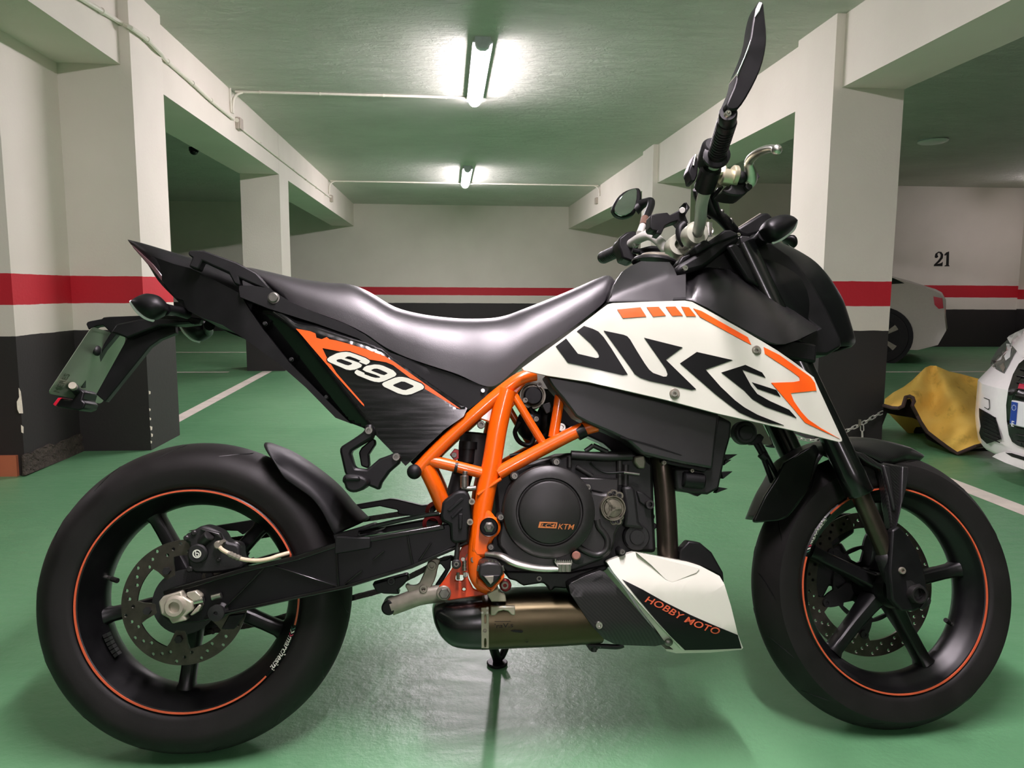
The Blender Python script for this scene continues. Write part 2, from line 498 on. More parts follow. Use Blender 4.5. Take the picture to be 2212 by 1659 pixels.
n_ = k.noise(0.9, 6, 0.6); r_ = k.ramp(n_.outputs['Fac'], [(0.3, lin((84, 137, 95))), (0.7, lin((102, 151, 109)))])
m1_ = k.n('ShaderNodeMapping'); m1_.inputs['Scale'].default_value = (2.0, 9.0, 1); k.l(k.tc.outputs['Object'], m1_.inputs['Vector'])
n1_ = k.n('ShaderNodeTexNoise'); n1_.inputs['Scale'].default_value = 3.2; n1_.inputs['Detail'].default_value = 8; n1_.inputs['Roughness'].default_value = 0.7; n1_.inputs['Distortion'].default_value = 0.6
k.l(m1_.outputs['Vector'], n1_.inputs['Vector'])
sr_ = k.ramp(n1_.outputs['Fac'], [(0.66, (0, 0, 0, 1)), (0.80, (0.45, 0.45, 0.45, 1))])
mx_ = k.n('ShaderNodeMix', data_type='RGBA'); k.l(sr_.outputs['Color'], mx_.inputs['Factor']); k.l(r_.outputs['Color'], mx_.inputs['A']); mx_.inputs['B'].default_value = lin((128, 190, 134))
k.l(mx_.outputs['Result'], k.b.inputs['Base Color'])
rr_ = k.ramp(n1_.outputs['Fac'], [(0.35, (0.30,)*3+(1,)), (0.7, (0.46,)*3+(1,))]); k.l(rr_.outputs['Color'], k.b.inputs['Roughness'])
n5_ = k.noise(42, 6, 0.68); n6_ = k.noise(5, 4, 0.6)
ad_ = k.n('ShaderNodeMath', operation='MULTIPLY_ADD'); ad_.inputs[1].default_value = 2.2; k.l(n6_.outputs['Fac'], ad_.inputs[0]); k.l(n5_.outputs['Fac'], ad_.inputs[2])
k.bump(ad_.outputs[0], 0.34, 0.005)
MFLOOR = k.m
MLINE = simple('white_floor_paint', (226, 216, 204), 0.5, var=0.12, vscale=9)
MTERRA = simple('terracotta', (186, 108, 76), 0.55, var=0.08, vscale=8)
MPVC = simple('white_pvc_pipe', (226, 222, 208), 0.45, var=0.03)
MBOX = simple('grey_junction_box', (176, 166, 152), 0.55, var=0.05)
MGREYP = simple('grey_lamp_housing', (196, 198, 206), 0.5, var=0.05)
MCHIP = simple('bare_plaster', (222, 212, 194), 0.8, var=0.15, vscale=60)
k = Nodes('lit_diffuser'); k.set(Base_Color=(0.9, 0.9, 0.9, 1), Roughness=0.3)
k.b.inputs['Emission Color'].default_value = (1.0, 0.87, 0.95, 1); k.b.inputs['Emission Strength'].default_value = LAMP_POWER
MLAMP = k.m
MLAMPS = MLAMP.copy(); MLAMPS.name = 'lit_diffuser_side'
MLAMPS.node_tree.nodes['Principled BSDF'].inputs['Emission Strength'].default_value = LAMP_POWER*0.30

# ------------------------------------------------------------------ the garage shell
ZC, ZB = 2.572, 2.152
XL, XLC, XR, XRC = -1.78, -1.7247, 2.3555, 2.3016
Y1A, Y1B, Y2A, Y2B = 4.503, 4.98, 8.45, 8.91
R1A, R1B, R2A, R2B = 4.5384, 5.04, 8.584, 9.05
YBACK = 14.94
def fz(y): return 0.0 if y < 5 else 0.0153*(y-5)
def struct(name, bm, m, label=None):
    o = mk(name, bm, m, None, sharp=20)
    return tag(o, label, None, None, 'structure')
bm = NB()
ys = [-8, 5, 15.2]; xs = [-9.2, 9.2]
g = [[bm.verts.new((x, y, fz(y))) for x in xs] for y in ys]
for i in range(2): bm.faces.new((g[i][0], g[i][1], g[i+1][1], g[i+1][0]))
def stripe(bm, pts, mi=1):
    """painted strip on the floor, following its slope"""
    (x0, y0), (x1, y1), wd = pts
    d = np.array([x1-x0, y1-y0]); L = np.linalg.norm(d); n = np.array([-d[1], d[0]])/L*wd/2
    cuts = [0, 1]
    if (y0-5)*(y1-5) < 0: cuts = [0, (5-y0)/(y1-y0), 1]
    prev = None
    for c in cuts:
        q = np.array([x0, y0])+d*c
        pr = [bm.verts.new((q[0]+n[0], q[1]+n[1], fz(q[1])+0.0015)), bm.verts.new((q[0]-n[0], q[1]-n[1], fz(q[1])+0.0015))]
        if prev:
            f = bm.faces.new((prev[0], prev[1], pr[1], pr[0])); f.material_index = mi
        prev = pr
stripe(bm, ((-1.93, 5.35), (-1.96, 8.42), 0.10))
stripe(bm, ((2.47, 2.2), (2.50, 4.5), 0.11))
stripe(bm, ((2.52, 5.1), (2.52, 8.5), 0.10))
stripe(bm, ((-6.5, 8.35), (-2.35, 8.35), 0.09))
stripe(bm, ((-6.5, 10.6), (-2.0, 10.6), 0.09))
stripe(bm, ((2.8, 8.15), (8.5, 8.15), 0.07))
fl = NB()
struct('floor', bm, [MFLOOR, MLINE], 'glossy green painted garage floor with white bay lines')
fl.free()
bm = NB(); add_box(bm, (-9.2, -8.2, ZC), (9.2, 15.2, ZC+0.2)); struct('ceiling', bm, MCEIL, 'rough plastered ceiling tinted green by the floor')
def slab(name, lo, hi, m=None, label=None):
    bm = NB(); add_box(bm, lo, hi); return struct(name, bm, m or MW, label)
slab('wall_back', (-9.2, YBACK, -0.1), (9.2, YBACK+0.2, ZC), None, 'white end wall with a red stripe and black dado')
slab('wall_front', (-9.2, -8.2, -0.1), (9.2, -8.0, ZC))
slab('wall_left', (-9.2, -8, -0.1), (-9.0, YBACK, ZC))
slab('wall_right', (9.0, -8, -0.1), (9.2, YBACK, ZC))
wb = slab('wall_bay', (4.25, 11.4, -0.1), (9.0, YBACK, ZC), MW2, 'side bay wall stencilled 21 with a red stripe')
wp = slab('wall_pier', (-9.0, 3.918, -0.1), (-2.115, Y1A, ZC), None, 'white wall pier with red stripe and chipped black dado')
for nm, a in (('pillar', (-2.19, Y1A, XLC, Y1B)), ('pillar', (-2.185, Y2A, XL+0.0015, Y2B)), ('pillar', (XRC, R1A, 2.7458, R1B)), ('pillar', (XRC, R2A, 2.7458, R2B))):
    slab(nm, (a[0], a[1], -0.1), (a[2], a[3], ZC))
for a in ((-2.19, -8.0, XL, Y1A), (-2.19, Y1B, XL, Y2A), (-2.19, Y2B, XL, YBACK), (XR, -8.0, 2.7458, R1A), (XR, R1B, 2.7458, R2A), (XR, R2B, 2.7458, YBACK)):
    slab('beam', (a[0], a[1], ZB), (a[2], a[3], ZC))
bm = NB(); add_box(bm, (-4.5, 3.898, 0.0), (-2.145, 3.918, 0.105)); struct('baseboard_left', bm, MTERRA, 'terracotta tile skirting at the foot of the wall pier')
bm = NB(); add_box(bm, (-4.5, 3.2, 0.0), (-2.23, 3.9, 0.006)); struct('trim_1', bm, MTERRA, 'terracotta tile threshold beside the wall pier')
# flaked plaster along the pier's corner, stencilled bay number
def flake(pts, parent, x):
    bm2 = fill2d([pts])
    o = mk('flaked_plaster', solid(bm2, lambda px, py: on_plane(px, py, 0, x)+np.array([0.002, 0, 0]), lambda px, py: on_plane(px, py, 0, x)), MCHIP, parent)
    return o
flake([(40, 838), (44, 846), (46, 862), (48, 880), (49, 893), (41, 893), (37, 884), (36, 868), (41, 858)], wp, -2.115)
flake([(45, 918), (50, 922), (50, 936), (46, 934)], wp, -2.115)
MREND = simple('rough_cement_render', (64, 57, 48), 0.9, var=0.35, vscale=45, bump=(60, 0.9, 0.02))
rr = [(47, 984), (56, 978), (66, 980), (78, 970), (92, 966), (104, 958), (118, 962), (130, 953), (146, 948), (160, 940), (176, 936), (194, 929), (195, 969), (160, 983), (120, 998), (90, 1010), (60, 1022), (48, 1027)]
bm2 = fill2d([rr], 6)
def rough(px, py):
    p_ = on_plane(px, py, 0, -2.115); h = 0.004+0.012*abs(math.sin(px*0.31+py*0.17)*math.cos(px*0.13-py*0.41))
    if p_[2] < 0.02: h = 0.016
    p_[2] = max(p_[2], 0.0); p_[0] += h; return p_
mk('cement_patch', solid(bm2, rough, lambda px, py: np.maximum(on_plane(px, py, 0, -2.115), [-9, -9, 0])), MREND, wp)
pl1 = bpy.data.objects['pillar']
for i_, (fx, fy, fs) in enumerate(((321, 848, 4), (322, 885, 3), (323, 905, 3), (324, 925, 5), (326, 940, 4), (325, 955, 3))):
    flake([(fx-fs*0.1, fy-fs), (fx+fs*0.9, fy-fs*0.6), (fx+fs*0.8, fy+fs*0.7), (fx+fs*0.2, fy+fs), (fx+fs*0.1, fy)], pl1, XLC)
bm = NB()
def wpos(px, py, lift): 
    return on_plane(px, py, 1, 11.4-lift)
for nm, poly in (('two', K8((606, 152), (610, 133), (628, 120), (646, 122), (657, 138), (654, 160), (636, 182), (622, 194), (640, 190), (648, 186), (655, 180), (652, 207), (600, 207), (602, 198), (625, 175), (640, 155), (642, 138), (634, 127), (624, 130), (622, 140), (628, 150), (620, 158), (610, 158))),
                 ('one', K8((662, 140), (675, 125), (692, 119), (690, 200), (694, 204), (694, 208), (664, 208), (664, 204), (674, 200), (677, 140), (666, 144)))):
    mk('stencilled_digit', solid(fill2d([poly]), lambda x, y: wpos(x, y, 0.003), lambda x, y: wpos(x, y, 0.0)), MT['decal_black'], wb)

# ------------------------------------------------------------------ tube lamps on the ceiling
def lamp(x, y0, y1, label, mat=None):
    r = empty('ceiling_light', (x, (y0+y1)/2, ZC))
    tag(r, label, 'lamp', 'tube lamps along the ceiling')
    L = (y1-y0)/2
    bm = NB()
    prof = [(-0.05, 0), (0.05, 0), (0.056, -0.026), (0.066, -0.032), (0.066, -0.037), (-0.066, -0.037), (-0.066, -0.032), (-0.056, -0.026)]
    add_rings(bm, [[(p[0], y, p[1]) for p in prof] for y in (-L, L)])
    mk('housing', bm, MGREYP, r)
    bm = NB()
    rings = []
    for y, s in ((-L+0.055, 0.9), (-L+0.07, 1.0), (L-0.06, 1.0), (L-0.03, 0.9), (L-0.008, 0.68), (L, 0.5)):
        rings.append([(0.053*s*math.cos(a), y, -0.037-0.052*s*math.sin(a)) for a in [math.pi*i/12 for i in range(13)]])
    add_rings(bm, rings)
    o = mk('diffuser', bm, mat or [MLAMP, MLAMPS], r, label='glowing white tube cover')
    for p_ in o.data.polygons:
        if p_.normal.z > -0.62 and abs(p_.normal.x) > 0.3 and mat is None: p_.material_index = 1
    bm = NB()
    add_rings(bm, [[(0.05*s*math.cos(a), y, -0.036-0.046*s*math.sin(a)) for a in [math.pi*i/12 for i in range(13)]] for y, s in ((-L-0.004, 0.85), (-L+0.015, 1.0), (-L+0.055, 1.0))])
    mk('end_cap', bm, MGREYP, r, label='grey end cap')
    for s in (-1, 1):
        bm = NB(); add_box(bm, (s*0.018-0.004, -L+0.075, -0.094), (s*0.018+0.004, -L+0.105, -0.088)); mk('clip', bm, MGREYP, r)
    return r
def dim_lamp(f):
    m = MLAMP.copy(); m.name = 'lit_diffuser_dimmed'  # same diffuser, its strength scaled down to balance the lighting
    m.node_tree.nodes['Principled BSDF'].inputs['Emission Strength'].default_value = LAMP_POWER*f
    return m
lamp(0.235, 5.16, 6.74, 'glowing twin tube ceiling lamp nearest above the motorcycle')
lamp(0.27, 10.3, 11.88, 'smaller glowing ceiling lamp near the far end wall')
lamp(0.21, 0.05, 1.63, 'tube lamp on the ceiling above the motorcycle, out of frame', dim_lamp(0.7))
lamp(0.21, -5.2, -3.62, 'tube lamp on the ceiling farther behind the viewpoint', dim_lamp(0.8))

lamp(8.35, 8.9, 10.48, 'added fill lamp on the ceiling of the right bay, out of frame', dim_lamp(0.09))  # fill lamp without a visible source, added to lift the dark bay
lamp(-5.2, 2.6, 4.1, 'added fill lamp on the ceiling of the left bay, out of frame', dim_lamp(0.2))  # invented lamp that brightens the left bay; no fixture shows there

# ------------------------------------------------------------------ conduit and junction boxes
def conduit(pts, r, label, clips=(), grp='white conduit pipes'):
    bm = NB(); add_tube(bm, catmull(pts, 5), r, 10)
    o = mk('conduit_pipe', bm, MPVC); tag(o, label, 'pipe', grp)
    for c, ax, n in clips:
        bm = NB(); u, v, d = frame_of(ax)
        add_cyl(bm, np.asarray(c)-d*0.006, np.asarray(c)+d*0.006, r*1.35, 12)
        q = np.asarray(c)+np.asarray(n)*r*1.5
        add_box(bm, q-np.array([.004, .008, .012]), q+np.array([.004, .008, .012]))
        mk('clip', bm, MPVC, o)
    return o
def lp(px, py, x): return on_plane(px, py, 0, x)
xb = XL+0.018
pa = [lp(181, 0, xb), lp(220, 24, xb), lp(262, 50, xb), lp(283, 60, XLC+0.02), lp(318, 86, XLC+0.02), lp(346, 114, XLC+0.02), lp(362, 133, xb), lp(416, 180, xb), lp(456, 217, xb), lp(504, 257, xb)]
pa = [pa[0]+(pa[0]-pa[1])*3]+pa
cl = [(lp(220, 24, xb), (0, 1, 0), (-1, 0, 0)), (lp(318, 86, XLC+0.02), (0, 1, 0), (-1, 0, 0)), (lp(362, 133, xb), (0, 1, 0), (-1, 0, 0)), (lp(416, 180, xb), (0, 1, 0), (-1, 0, 0)), (lp(456, 217, xb), (0, 1, 0), (-1, 0, 0))]
conduit(pa, 0.0125, 'thick white conduit rising over the near left pillar to a junction box', cl)
def jbox(c, sx, label):
    r = empty('junction_box', c); tag(r, label, 'junction box', 'conduit junction boxes')
    bm = NB(); add_box(bm, (-0.001, -0.05, -0.05), (0.03, 0.05, 0.05)); mk('box', bm, MBOX, r, 0.006)
    bm = NB(); add_box(bm, (0.0305, -0.047, -0.047), (0.042, 0.047, 0.047)); mk('lid', bm, MBOX, r, 0.004)
    bm = NB(); add_cyl(bm, (0.016, -0.05, 0.02), (0.016, -0.06, 0.02), 0.017, 14); mk('pipe_gland', bm, MPVC, r)
    r.rotation_euler.z = 0 if sx > 0 else math.pi
    return r
b1 = lp(517, 268, XL+0.02); b2 = lp(716, 429, XL+0.02); b3 = lp(1288, 434, XR-0.02)
jbox((XL, b1[1], b1[2]), 1, 'grey junction box on left beam nearest the first lamp')
jbox((XL, b2[1], b2[2]), 1, 'small junction box on the left beam near the far lamp')
jbox((XR, b3[1], b3[2]), -1, 'small junction box on the right beam near the far lamp')
pb = [(XL+0.012, b1[1]+0.05, b1[2]-0.02), (XL+0.012, (b1[1]+b2[1])/2, (b1[2]+b2[2])/2-0.012), (XL+0.012, b2[1]-0.05, b2[2]+0.01)]
cl = [((XL+0.012, b1[1]+(b2[1]-b1[1])*t, b1[2]-0.012+(b2[2]-b1[2])*t), (0, 1, 0), (-1, 0, 0)) for t in (0.15, 0.3, 0.45, 0.6, 0.75, 0.9)]
conduit(pb, 0.008, 'thin conduit along the left beam between two junction boxes', cl)
def drop(b, xw, s, xe, label):
    y = b[1]; zt = ZC-0.012
    pts = [(xw+s*0.015, y-0.02, b[2]+0.05), (xw+s*0.016, y-0.02, zt-0.12), (xw+s*0.03, y-0.015, zt-0.05), (xw+s*0.09, y, zt-0.005), (xw+s*0.2, y, zt), (xe, y, zt)]
    n = 6
    cl = [((xw+s*0.2+(xe-xw-s*0.2)*t, y, zt), (1, 0, 0), (0, 0, 0.6)) for t in (0.02, 0.3, 0.6, 0.9)]
    conduit(pts, 0.011, label, cl)
drop((0, 6.70, b1[2]), XL, 1, 0.17, 'white conduit across the ceiling from left beam to the nearest lamp')
conduit([(XL+0.012, 6.64, b1[2]+0.05), (XL+0.012, 6.64, ZC)], 0.006, 'thin upright pipe beside the bend above the left junction box')
drop((0, 11.86, b2[2]), XL, 1, 0.215, 'white conduit across the ceiling from left beam to the far lamp')
drop((0, 11.86, b3[2]), XR, -1, 0.325, 'white conduit across the ceiling from the far lamp to the right beam')

# small fittings in the dark bays
q = on_plane(419, 330, 2, ZC-0.06)
r = empty('ceiling_camera', (q[0], q[1], ZC)); tag(r, 'small dark dome fitting on the ceiling of the left bay', 'camera')
bm = NB(); add_cyl(bm, (0, 0, -0.04), (0, 0, 0), 0.055, 20); mk('mount', bm, MT['plastic'], r)
bm = NB(); add_ball(bm, (0, 0, -0.04), (0.05, 0.05, 0.045)); mk('dome', bm, MT['gloss'], r)
q = on_plane(2015, 309, 2, ZC-0.03)
r = empty('bulkhead_light', (q[0], q[1], ZC)); tag(r, 'flat pale oval lamp on the ceiling of the right bay', 'lamp')
bm = NB(); add_ball(bm, (0, 0, -0.012), (0.145, 0.17, 0.03)); mk('cover', bm, simple('pale_lamp_cover', (238, 240, 236), 0.3), r)
bm = NB(); add_cyl(bm, (0, 0, -0.008), (0, 0, 0.0), 0.15, 24); mk('base', bm, MGREYP, r)

# ================================================================== the motorcycle
bike = empty('motorcycle')
bike.matrix_world = Matrix.Translation(Vector(BO.tolist())) @ Matrix(BM.tolist()).to_4x4()
tag(bike, 'black, white and orange naked motorcycle on its side stand in the aisle', 'motorcycle')
YD = np.array([0, 1.0, 0])
def scale_at(px, py, w, fr='b'):
    """metres per pixel across the picture at that point of the bike"""
    return np.linalg.norm(U(px+1, py, w, fr)-U(px, py, w, fr))
def xf(bm, fn):
    for v in bm.verts: v.co = V3(fn((v.co.x, v.co.y, v.co.z)))
ident = lambda p: p
def ydir(fr): return np.array([0, -1.0, 0]) if fr == 'b' else ST_R@np.array([0, -1.0, 0])
def add_disc(bm, px, py, w, rpx, depth, fr='b', seg=28, ch=0.0, mi=0):
    c = U(px, py, w, fr); r = rpx*scale_at(px, py, w, fr); n = ydir(fr)
    add_cyl(bm, c-n*depth, c, r, seg, ch=min(ch, r*0.4), mi=mi)
def bolt(px, py, w, rpx, parent, mat=None, fr='b', name='bolt', depth=0.008, socket=True, hexa=False):
    c = U(px, py, w, fr); r = rpx*scale_at(px, py, w, fr); n = ydir(fr)
    bm = NB()
    if socket:
        add_lathe(bm, c-n*depth, n, [(0, 0), (r, 0), (r, depth*0.8), (r*0.9, depth), (r*0.5, depth), (r*0.45, depth*0.45), (0, depth*0.45)], 20)
    else:
        add_lathe(bm, c-n*depth, n, [(0, 0), (r, 0), (r, depth*0.3), (r*0.8, depth*0.34), (r*0.8, depth*0.92), (r*0.7, depth), (0, depth)], 6 if hexa else 20)
    return mk(name, bm, mat or MT['bolt'], parent, sharp=25)
def lathe_part(name, c, prof, mat, parent, fn, seg=96, closed=True, sharp=33, label=None):
    bm = NB(); add_lathe(bm, c, (0, 1, 0), prof, seg, closed); xf(bm, fn)
    return mk(name, bm, mat, parent, sharp=sharp, label=label)
def polar(c, r, a, y): return (c[0]+r*math.cos(a), y, c[2]+r*math.sin(a))

def make_wheel(name, c, R, wt, wr, base, fn, gap, text, front):
    bead = 0.219
    prof = [(0.2205, -wr), (0.2165, -wr-0.003), (0.2115, -wr-0.001), (0.207, -wr+0.008), (0.201, -wr+0.018), (0.190, -wr*0.45), (0.1845, -wr*0.25), (0.183, -0.008)]
    prof = prof+[(r, -y) for r, y in prof[::-1]]
    bm = NB()
    add_lathe(bm, c, (0, 1, 0), prof, 96, True)
    hub = [(0.022, -0.062), (0.038, -0.062), (0.042, -0.04), (0.036, -0.02), (0.036, 0.02), (0.042, 0.04), (0.038, 0.062), (0.022, 0.062)]
    add_lathe(bm, c, (0, 1, 0), hub, 40, True)
    for k in range(5):
        a = math.radians(base+72*k); e = np.array([math.cos(a), 0, math.sin(a)]); t = np.array([-math.sin(a), 0, math.cos(a)])
        rings = []
        for r, hw, hd in ((0.034, 0.020, 0.030), (0.055, 0.0175, 0.026), (0.10, 0.0155, 0.020), (0.15, 0.0145, 0.019), (0.176, 0.015, 0.020), (0.187, 0.019, 0.024)):
            ring = []
            for q in range(16):
                p = 2*math.pi*q/16; cx = math.copysign(abs(math.cos(p))**0.6, math.cos(p)); sx = math.copysign(abs(math.sin(p))**0.6, math.sin(p))
                ring.append(np.asarray(c)+e*r+t*hw*cx+YD*hd*sx)
            rings.append(ring)
        add_rings(bm, rings)
    xf(bm, fn)
    rim = mk(name, bm, MT['rim'], bike, sharp=30)
    tp = [(bead, -wr*0.96), (0.2235, -wr-0.0045), (0.231, -wr-0.007), (0.242, -wt*0.95), (0.256, -wt), (0.270, -wt*0.975), (R-0.024, -wt*0.82), (R-0.011, -wt*0.56), (R-0.003, -wt*0.27), (R, 0)]
    tp = tp+[(r, -y) for r, y in tp[-2::-1]]
    bm = NB(); add_lathe(bm, c, (0, 1, 0), tp, 128, True)
    # tread sipes: slim dark grooves across the shoulder
    for k in range(14):
        a = 2*math.pi*k/14
        for sgn in (-1, 1):
            pts = []
            for q in np.linspace(0, 1, 7):
                y = wt*(0.2+0.62*q); rr = np.interp(y, [0, wt*0.27, wt*0.56, wt*0.82], [R, R-0.003, R-0.011, R-0.024])-0.0006
                pts.append(polar(c, rr, a+0.13*sgn+0.18*q*q, sgn*y))
            add_tube(bm, pts, [0.0008]+[0.0015]*5+[0.0008], 6, mi=1)
    xf(bm, fn); ty = mk('tyre', bm, [MT['rubber'], MT['decal_black']], rim, sharp=50)
    # painted rim stripe, broken where the lettering sits
    a0, a1 = math.radians(gap[1]), math.radians(gap[0]+360)
    bm = NB(); n = 150; y = -wr-0.0045
    ro, ri = 0.2172, 0.2138
    rings = []
    for i in range(n+1):
        a = a0+(a1-a0)*i/n
        rings.append([polar(c, ri, a, y), polar(c, ro, a, y), polar(c, ro, a, y+0.003), polar(c, ri, a, y+0.003)])
    add_rings(bm, rings); xf(bm, fn)
    mk('rim_stripe', bm, MT['stripe'], rim, label='orange rim stripe')
    # lettering along the rim, clockwise, tops outwards
    bm2 = text_mesh('marchesini', 1, 0.012)
    x0, x1, y0, y1 = text_bbox(bm2)
    ta, tb = math.radians(text[0]), math.radians(text[1])
    def pos(u, v, lift):
        a = ta+(tb-ta)*(u-x0)/(x1-x0); r = 0.2085+0.0125*(v-y0)/(y1-y0)
        yy = np.interp(r, [0.207, 0.2115, 0.2165, 0.2205], [-wr+0.008, -wr-0.001, -wr-0.003, -wr])
        return fn(polar(c, r, a, yy-lift))
    for e in list(bm2.edges): pass
    bmesh.ops.triangulate(bm2, faces=bm2.faces[:])
    mk('rim_lettering', solid(bm2, lambda u, v: pos(u, v, 0.0022), lambda u, v: pos(u, v, 0.0012)), MT['decal_grey'], rim)
    for i, col in enumerate(('chev_green', 'chev_white', 'chev_red')):
        ca = math.radians(text[0]+ (5.2-1.75*i)*1.0)
        pl = []
        for r, da in ((0.209, -0.004), (0.2135, 0.016), (0.218, -0.004), (0.218, 0.010), (0.2135, 0.030), (0.209, 0.010)):
            yy = np.interp(r, [0.207, 0.2115, 0.2165, 0.2205], [-wr+0.008, -wr-0.001, -wr-0.003, -wr])
            pl.append((r, ca-da, yy))
        bm = NB()
        fv = [bm.verts.new(V3(fn(polar(c, r, a, yy-0.0024)))) for r, a, yy in pl]; bv = [bm.verts.new(V3(fn(polar(c, r, a, yy-0.001)))) for r, a, yy in pl]
        for f in ((0, 1, 4, 5), (1, 2, 3, 4)):
            bm.faces.new([fv[i_] for i_ in f]); bm.faces.new([bv[i_] for i_ in f[::-1]])
        for i_ in range(6): bm.faces.new((fv[i_], fv[(i_+1) % 6], bv[(i_+1) % 6], bv[i_]))
        mk('rim_chevron', bm, MT[col], rim)
    return rim
MT['chev_green'] = simple('green_decal', (58, 98, 84), 0.4); MT['chev_white'] = MT['decal_grey']; MT['chev_red'] = simple('red_decal', (168, 52, 74), 0.4)
def make_disc(name, c, ro, ri, y, th, tabs, tabw, rt, fn, parent, rows, hr, per):
    outer = [(ro*math.cos(a), ro*math.sin(a)) for a in np.linspace(0, 2*math.pi, 97)[:-1]]
    inner = []
    for a in np.linspace(0, 2*math.pi, 181)[:-1]:
        d = min(abs((a-math.radians(t)+math.pi) % (2*math.pi)-math.pi) for t in tabs)
        r = ri if d > tabw*1.5 else (rt if d < tabw else rt+(ri-rt)*(0.5-0.5*math.cos(math.pi*(d-tabw)/(tabw*0.5))))
        inner.append((r*math.cos(a), r*math.sin(a)))
    holes = [inner]
    for k in range(per):
        for j, rr in enumerate(rows):
            a = 2*math.pi*(k+0.33*j)/per
            holes.append([(rr*math.cos(a)+hr*math.cos(q), rr*math.sin(a)+hr*math.sin(q)) for q in np.linspace(0, 2*math.pi, 11)[:-1]])
    bm2 = fill2d([outer]+holes)
    o = solid(bm2, lambda u, v: fn((c[0]+u, y-th/2, c[2]+v)), lambda u, v: fn((c[0]+u, y+th/2, c[2]+v)))
    return mk(name, o, MT['disc'], parent, sharp=40)

RC = (0.0, 0.0, 0.312)
rw = make_wheel('rear_wheel', RC, 0.312, 0.080, 0.0674, 48, ident, (-44, -14), (-20.5, -39.5), False)
rd = make_disc('brake_disc', RC, 0.120, 0.090, -0.086, 0.005, [48+72*k for k in range(5)], 0.16, 0.055, ident, rw, (0.113, 0.105, 0.0975), 0.0034, 15)
bm = NB(); add_lathe(bm, RC, (0, 1, 0), [(0.03, -0.09), (0.062, -0.088), (0.062, -0.083), (0.03, -0.07)], 40, True)
mk('disc_carrier', bm, MT['engine_black'], rd)
for k in range(5):
    bm = NB()
    a = math.radians(48+72*k); p = np.array(polar(RC, 0.070, a, 0))
    add_cyl(bm, p+YD*-0.086, p+YD*-0.097, 0.0075, 6)
    mk('disc_bolt', bm, MT['engine_black'], rd)
def valve(rim, c, a, fn, y):
    bm = NB(); p = np.array(polar(c, 0.186, a, y)); q = np.array(polar(c, 0.160, a, y-0.012)); m_ = p*0.55+q*0.45
    add_cyl(bm, p, m_, 0.0042, 10, mi=0); add_cyl(bm, m_, q, 0.0052, 10, mi=1); xf(bm, fn)
    mk('valve_stem', bm, [MT['steel'], MT['rubber']], rim)
valve(rw, RC, math.radians(168), ident, -0.01)
# wheel weight on the rear rim
bm = NB()
for k in range(6):
    a = math.radians(203+1.7*k*1.6); p = np.array(polar(RC, 0.186, a, -0.03)); e = np.array([math.cos(a), 0, math.sin(a)]); t_ = np.array([-e[2], 0, e[0]])
    Mx = Matrix(((e[0], 0, t_[0], p[0]), (e[1], 1, t_[1], p[1]), (e[2], 0, t_[2], p[2]), (0, 0, 0, 1)))
    add_box(bm, (-0.007, -0.008, -0.0035), (0.002, 0.008, 0.0035), Mx)
mk('wheel_weight', bm, MT['engine_black'], rw)
# sprocket and carrier on the far side
SPY = 0.098
teeth = []
for k in range(40):
    a = 2*math.pi*k/40
    for d, r in ((-0.045, 0.094), (-0.02, 0.102), (0.02, 0.102), (0.045, 0.094)): teeth.append((r*math.cos(a+d), r*math.sin(a+d)))
hs = [[(0.062*math.cos(2*math.pi*k/5+0.3)+0.018*math.cos(q), 0.062*math.sin(2*math.pi*k/5+0.3)+0.018*math.sin(q)) for q in np.linspace(0, 2*math.pi, 15)[:-1]] for k in range(5)]
mk('rear_sprocket', solid(fill2d([teeth]+hs), lambda u, v: (u, SPY-0.004, 0.312+v), lambda u, v: (u, SPY+0.004, 0.312+v)), MT['engine_black'], rw)

FC = (WB, 0.0, 0.30)
fwm = make_wheel('front_wheel', FC, 0.300, 0.060, 0.0496, 10, st2b, (131, 160), (152.5, 134.5), True)
fd = make_disc('brake_disc', FC, 0.160, 0.125, 0.052, 0.005, [20+60*k for k in range(6)], 0.085, 0.104, st2b, fwm, (0.153, 0.143, 0.134), 0.0036, 24)
# six-armed disc carrier with open windows
outer = []
for a in np.linspace(0, 2*math.pi, 145)[:-1]:
    d = min(abs((a-math.radians(20+60*k)+math.pi) % (2*math.pi)-math.pi) for k in range(6))
    outer.append((0.085+0.036*max(0, math.cos(min(d/0.22, 1)*math.pi/2)), a))
outer = [(r*math.cos(a), r*math.sin(a)) for r, a in outer]
wins = []
for k in range(6):
    a = math.radians(50+60*k)
    wins.append([(r*math.cos(a+d), r*math.sin(a+d)) for r, d in ((0.052, -0.1), (0.052, 0.1), (0.074, 0.30), (0.079, 0.24), (0.079, -0.24), (0.074, -0.30))])
mk('disc_carrier', solid(fill2d([outer]+wins), lambda u, v: st2b((FC[0]+u, 0.049, FC[2]+v)), lambda u, v: st2b((FC[0]+u, 0.056, FC[2]+v))), MT['engine_black'], fd)
for k in range(6):
    bm = NB()
    p = np.array(polar(FC, 0.112, math.radians(20+60*k), 0)); add_lathe(bm, p+YD*0.047, -YD, [(0.0, 0.0), (0.0095, 0), (0.0095, 0.004), (0.004, 0.004), (0.004, 0.001), (0, 0.001)], 14)
    xf(bm, st2b); mk('disc_bobbin', bm, MT['engine_black'], fd)
valve(fwm, FC, math.radians(-28), st2b, 0.0)

